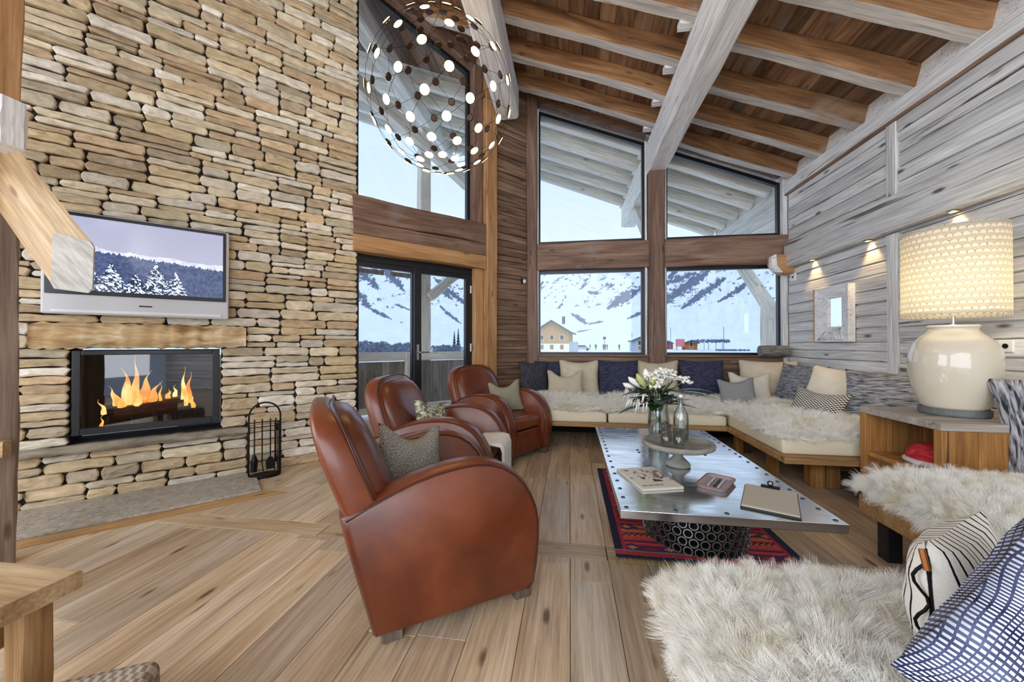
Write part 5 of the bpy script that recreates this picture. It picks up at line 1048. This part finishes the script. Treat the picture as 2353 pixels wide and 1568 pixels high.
def bush():
    r = empty('bare_tree'); mb = MB(); mb.tube([(0, 0, 0), (0, 0, 1.2)], .08, 6); mb.build('trunk', M['bush'], r); mb = MB()
    for i in range(170):
        a, h_ = R.uniform(0, 6.28), R.uniform(.5, 2.6); w = 1.5*math.sin(math.pi*min(1, h_/2.9))*R.random()**.5; p = Vector((w*math.cos(a), w*math.sin(a), h_)); d = Vector((R.uniform(-.3, .3), R.uniform(-.3, .3), R.uniform(.15, .5)))
        mb.tube([p-d*.5, p, p+d*.7], [.05, .085, .01], 5)
    mb.build('crown', M['bush'], r); return r
def conifer():
    r = empty('conifer_tree'); mb = MB(); mb.tube([(0, 0, 0), (0, 0, 1)], .12, 6); mb.build('trunk', M['conifer'], r); mb = MB()
    for i in range(7): mb.lathe([(1.1-.14*i, .5+i*.6), (.5-.06*i, 1.0+i*.6), (.12, 1.5+i*.6)], 9)
    mb.build('foliage', M['conifer'], r); return r
b0 = bush(); k = 0
for (u, r_, s_) in [(824+i*8.4+R.uniform(-3, 3), R.uniform(52, 66), R.uniform(.5, .95)) for i in range(15)]+[(998+i*8, R.uniform(58, 66), R.uniform(.5, .75)) for i in range(8)]:
    o = b0 if k == 0 else copy_tree(b0); k += 1; o.location = at(u, r_); o.scale = (s_, s_, s_*.9); o.rotation_euler = (0, 0, R.random()*6); tag(o, 'bare blue grey tree on the snow behind the balcony railing', 'tree', 'bare trees behind the balcony')
c0 = conifer()
for i, (u, r_, s_) in enumerate(((1044, 70, .8), (1053, 72, .9), (1054, 74, .62))):
    o = c0 if i == 0 else copy_tree(c0); o.location = at(u, r_); o.scale = (s_*.6, s_*.6, s_); tag(o, 'small dark conifer on the snow seen at the right of the glass doors', 'tree', 'small conifers')
# chalet
def house(loc, rz, w, d, h1, h2, wall, roofc, label, nwin=2, low=None):
    r = empty('chalet', loc, (0, 0, rz), label, 'house'); mb = MB(); mb.box((-w/2, 0, 0), (w/2, d, h1*.42)); mb.build('base_wall', low or M['snowcap'], r)
    mb = MB(); mb.prism([(-w/2, h1*.42), (w/2, h1*.42), (w/2, h1), (0, h2), (-w/2, h1)], 0, d, 'y'); mb.build('upper_wall', wall, r)
    o_ = w*.1; k = (h2-h1)/(w/2)
    mb = MB(); mb.prism([(-w/2-o_, h1-o_*k), (0, h2), (w/2+o_, h1-o_*k), (w/2+o_, h1-o_*k+.35), (0, h2+.35), (-w/2-o_, h1-o_*k+.35)], -.9, d+.5, 'y'); mb.build('roof', roofc, r)
    mb = MB(); mb.prism([(-w/2-o_, h1-o_*k+.36), (0, h2+.36), (w/2+o_, h1-o_*k+.36), (w/2+o_, h1-o_*k+.6), (0, h2+.62), (-w/2-o_, h1-o_*k+.6)], -.8, d+.5, 'y'); mb.build('snow_on_roof', M['snowcap'], r)
    for i in range(nwin):
        for z in (h1*.12, h1*.6):
            x = -w/2+w*(i+.7)/(nwin+.4); mb = MB(); mb.box((x-.45, -.06, z), (x+.45, .02, z+1.1)); fr = mb.build('window_frame', M['white'], r); mb = MB(); mb.box((x-.36, -.09, z+.08), (x+.36, -.05, z+1.02)); mb.build('window_pane', M['soot'] if z > h1*.3 else mat('orange_shutter', 'a5682c', .7), fr)
    return r
honey = mat('golden_larch_cladding', 'b98d52', .8); grw = mat('grey_render', 'a7b0bb', .9); rf_ = mat('dark_roof_edge', '3d4450', .8)
h = house(at(1268, 80), math.radians(-6), 7.2, 8, 4.2, 6.4, honey, rf_, 'golden wooden chalet with snowy roof seen through the left picture window', 3)
mb = MB(); mb.box((1.9, 2.0, 6.0), (2.5, 2.6, 7.6)); mb.build('chimney', rf_, h)
mb = MB(); mb.box((3.6, .5, 0), (5.0, 6, 2.2)); mb.build('side_annexe', grw, h)
house(at(1470, 90), 0, 3.2, 4, 2.3, 3.0, grw, rf_, 'small grey hut at the right edge of the left picture window', 1, grw)
house(at(1588, 120), 0, 3.4, 3, 1.9, 2.5, mat('orange_kiosk_boards', 'b06a38', .8), rf_, 'small orange wooden kiosk on the snow in the right picture window', 1, mat('orange_kiosk_base', 'b06a38', .8))
r = empty('red_stall', at(1564, 110), label='red stall on the snow in the right picture window', cat='stall'); mb = MB(); mb.box((-1, 0, 1.0), (1, 1, 3.0)); mb.build('panel', mat('red_panel', 'c8707a', .7), r)
for x in (-.9, .9): mb = MB(); mb.tube([(x, .3, 0), (x, .3, 1.1)], .08, 6); mb.build('leg', M['iron'], r)
r = empty('red_shed', at(1536, 125), label='low red and dark shed left of the red stall', cat='shed'); mb = MB(); mb.box((-1.3, 0, 0), (1.3, 2, 1.9)); mb.build('wall', mat('dull_red_boards', '8f3d46', .8), r); mb = MB(); mb.prism([(-1.8, 1.8), (1.8, 1.8), (0, 2.7)], -.3, 2.4, 'y'); mb.build('roof', rf_, r)
r = empty('car', at(1337, 95), label='silver car parked on the snow beside the chalet', cat='car'); mb = MB(); mb.prism([(-2.1, .35), (2.1, .35), (2.15, .8), (1.3, .95), (.8, 1.45), (-.9, 1.45), (-1.5, .95), (-2.15, .85)], 0, 1.7, 'y'); mb.build('body', mat('silver_blue_paint', 'a9b4c4', .3, .4), r, bevel=.06)
mb = MB(); mb.prism([(-1.3, .97), (1.15, .97), (.72, 1.38), (-.85, 1.38)], -.02, .02, 'y'); mb.build('side_windows', M['soot'], r)
for x in (-1.35, 1.35): mb = MB(); mb.lathe([(0, 0), (.36, 0), (.36, .22), (0, .22)], 14, M=Matrix.Translation((x, .18, .36)) @ Matrix.Rotation(math.radians(90), 4, 'X')); mb.build('wheel', M['iron'], r)
# trees cluster on poles, brush, lift poles
for u, r_, w in ((1618, 115, 2.6), (1645, 118, 3.0), (1660, 120, 2.0)):
    r = empty('bare_tree', at(u, r_), label='dark clipped tree crown above the snow in the right picture window', cat='tree', group='clipped trees by the kiosk'); mb = MB(); mb.tube([(0, 0, 0), (0, 0, 2.2)], .06, 6); mb.build('trunk', M['bush'], r); mb = MB()
    for i in range(60): mb.lathe([(0, -.25), (.3, 0), (0, .25)], 6, (R.uniform(-w, w), R.uniform(-.8, .8), 2.5+R.uniform(-.35, .35)))
    mb.build('crown', M['bush'], r)
r = empty('brush_row', at(1685, 105), label='low brown brush on the snow at the bottom of the right picture window', cat='shrub'); mb = MB()
for i in range(50): mb.lathe([(0, -.2), (.35, 0), (0, .3)], 6, (R.uniform(-3.8, 3.6), R.uniform(-.6, .6), .2))
mb.build('twigs', M['bush'], r)
for i, (u, h_) in enumerate(((1663, 6.5), (1628, 2.6), (1452, 5.), (1541, 6.5))):
    tag(MB().tube([(0, 0, 0), (0, 0, h_)], .07, 6).build('lift_pole', M['bush'], loc=at(u, 120)), ('tall thin pole left of the post in the right picture window', 'short thin pole under the clipped trees', 'thin pole beside the small grey hut', 'thin pole above the red shed')[i], 'pole')
# distant skiers
def person(u, r_, c_, label, z=-.62, s=1.):
    me = bpy.data.meshes.new('body'); vs = [(0, 0, .9), (0, 0, 1.15), (0, 0, 1.42), (0, 0, 1.52), (0, 0, 1.68), (.2, 0, 1.38), (.3, .05, 1.1), (.28, .15, .9), (-.2, 0, 1.38), (-.3, .05, 1.1), (-.28, .15, .9), (.12, 0, .85), (.15, .05, .45), (.16, 0, .05), (-.12, 0, .85), (-.15, -.05, .45), (-.16, 0, .05), (.16, -.14, .03), (-.16, -.14, .03)]
    me.from_pydata(vs, [(0, 1), (1, 2), (2, 3), (3, 4), (2, 5), (5, 6), (6, 7), (2, 8), (8, 9), (9, 10), (0, 11), (11, 12), (12, 13), (0, 14), (14, 15), (15, 16), (13, 17), (16, 18)], [])
    me.materials.append(mat('ski_clothing', c_, .8)); o = bpy.data.objects.new('body', me); col.objects.link(o); sk = o.modifiers.new('skin', 'SKIN'); o.modifiers.new('sub', 'SUBSURF').levels = 1
    rad = [.17, .17, .18, .07, .12, .08, .06, .05, .08, .06, .05, .1, .075, .06, .1, .075, .06, .045, .045]
    for i, q_ in enumerate(me.skin_vertices[0].data): q_.radius = (rad[i]*1.15, rad[i]*1.15); q_.use_root = (i == 0)
    r = empty('person', at(u, r_, z), (0, 0, R.random()*3), label, 'person'); r.scale = (s, s, s); o.parent = r
    return r
for u, r_, c_, l in ((1356, 110, '3a4358', 'distant person in grey ski clothes standing nearest the parked car'), (1369, 108, '1d2333', 'distant person in black ski clothes, second from the parked car'), (1387, 104, '20202c', 'distant person in dark clothes at the left of a trio on the snow'), (1391.5, 106, '7a2c3c', 'distant person in a dark red jacket in the middle of a trio'), (1395.5, 105, '55304a', 'distant person in purple clothes at the right of a trio'), (1423, 105, '2c3a44', 'distant person standing alone on the snow'), (1450, 112, '3c4450', 'distant person left of the thin pole near the grey hut'), (1456.5, 98, '2c3a30', 'distant person in green clothes beside the grey hut')): person(u, r_, c_, l)
r = empty('round_sign', at(1389, 107), label='round sign on a post above the trio of distant people', cat='sign'); mb = MB(); mb.tube([(0, 0, 0), (0, 0, 3.2)], .07, 6); mb.build('post', M['iron'], r); mb = MB(); mb.lathe([(0, 0), (.42, 0), (.42, .08), (0, .08)], 16, M=Matrix.Translation((0, 0, 3.3)) @ Matrix.Rotation(math.radians(90), 4, 'X')); mb.build('disc', M['iron'], r)
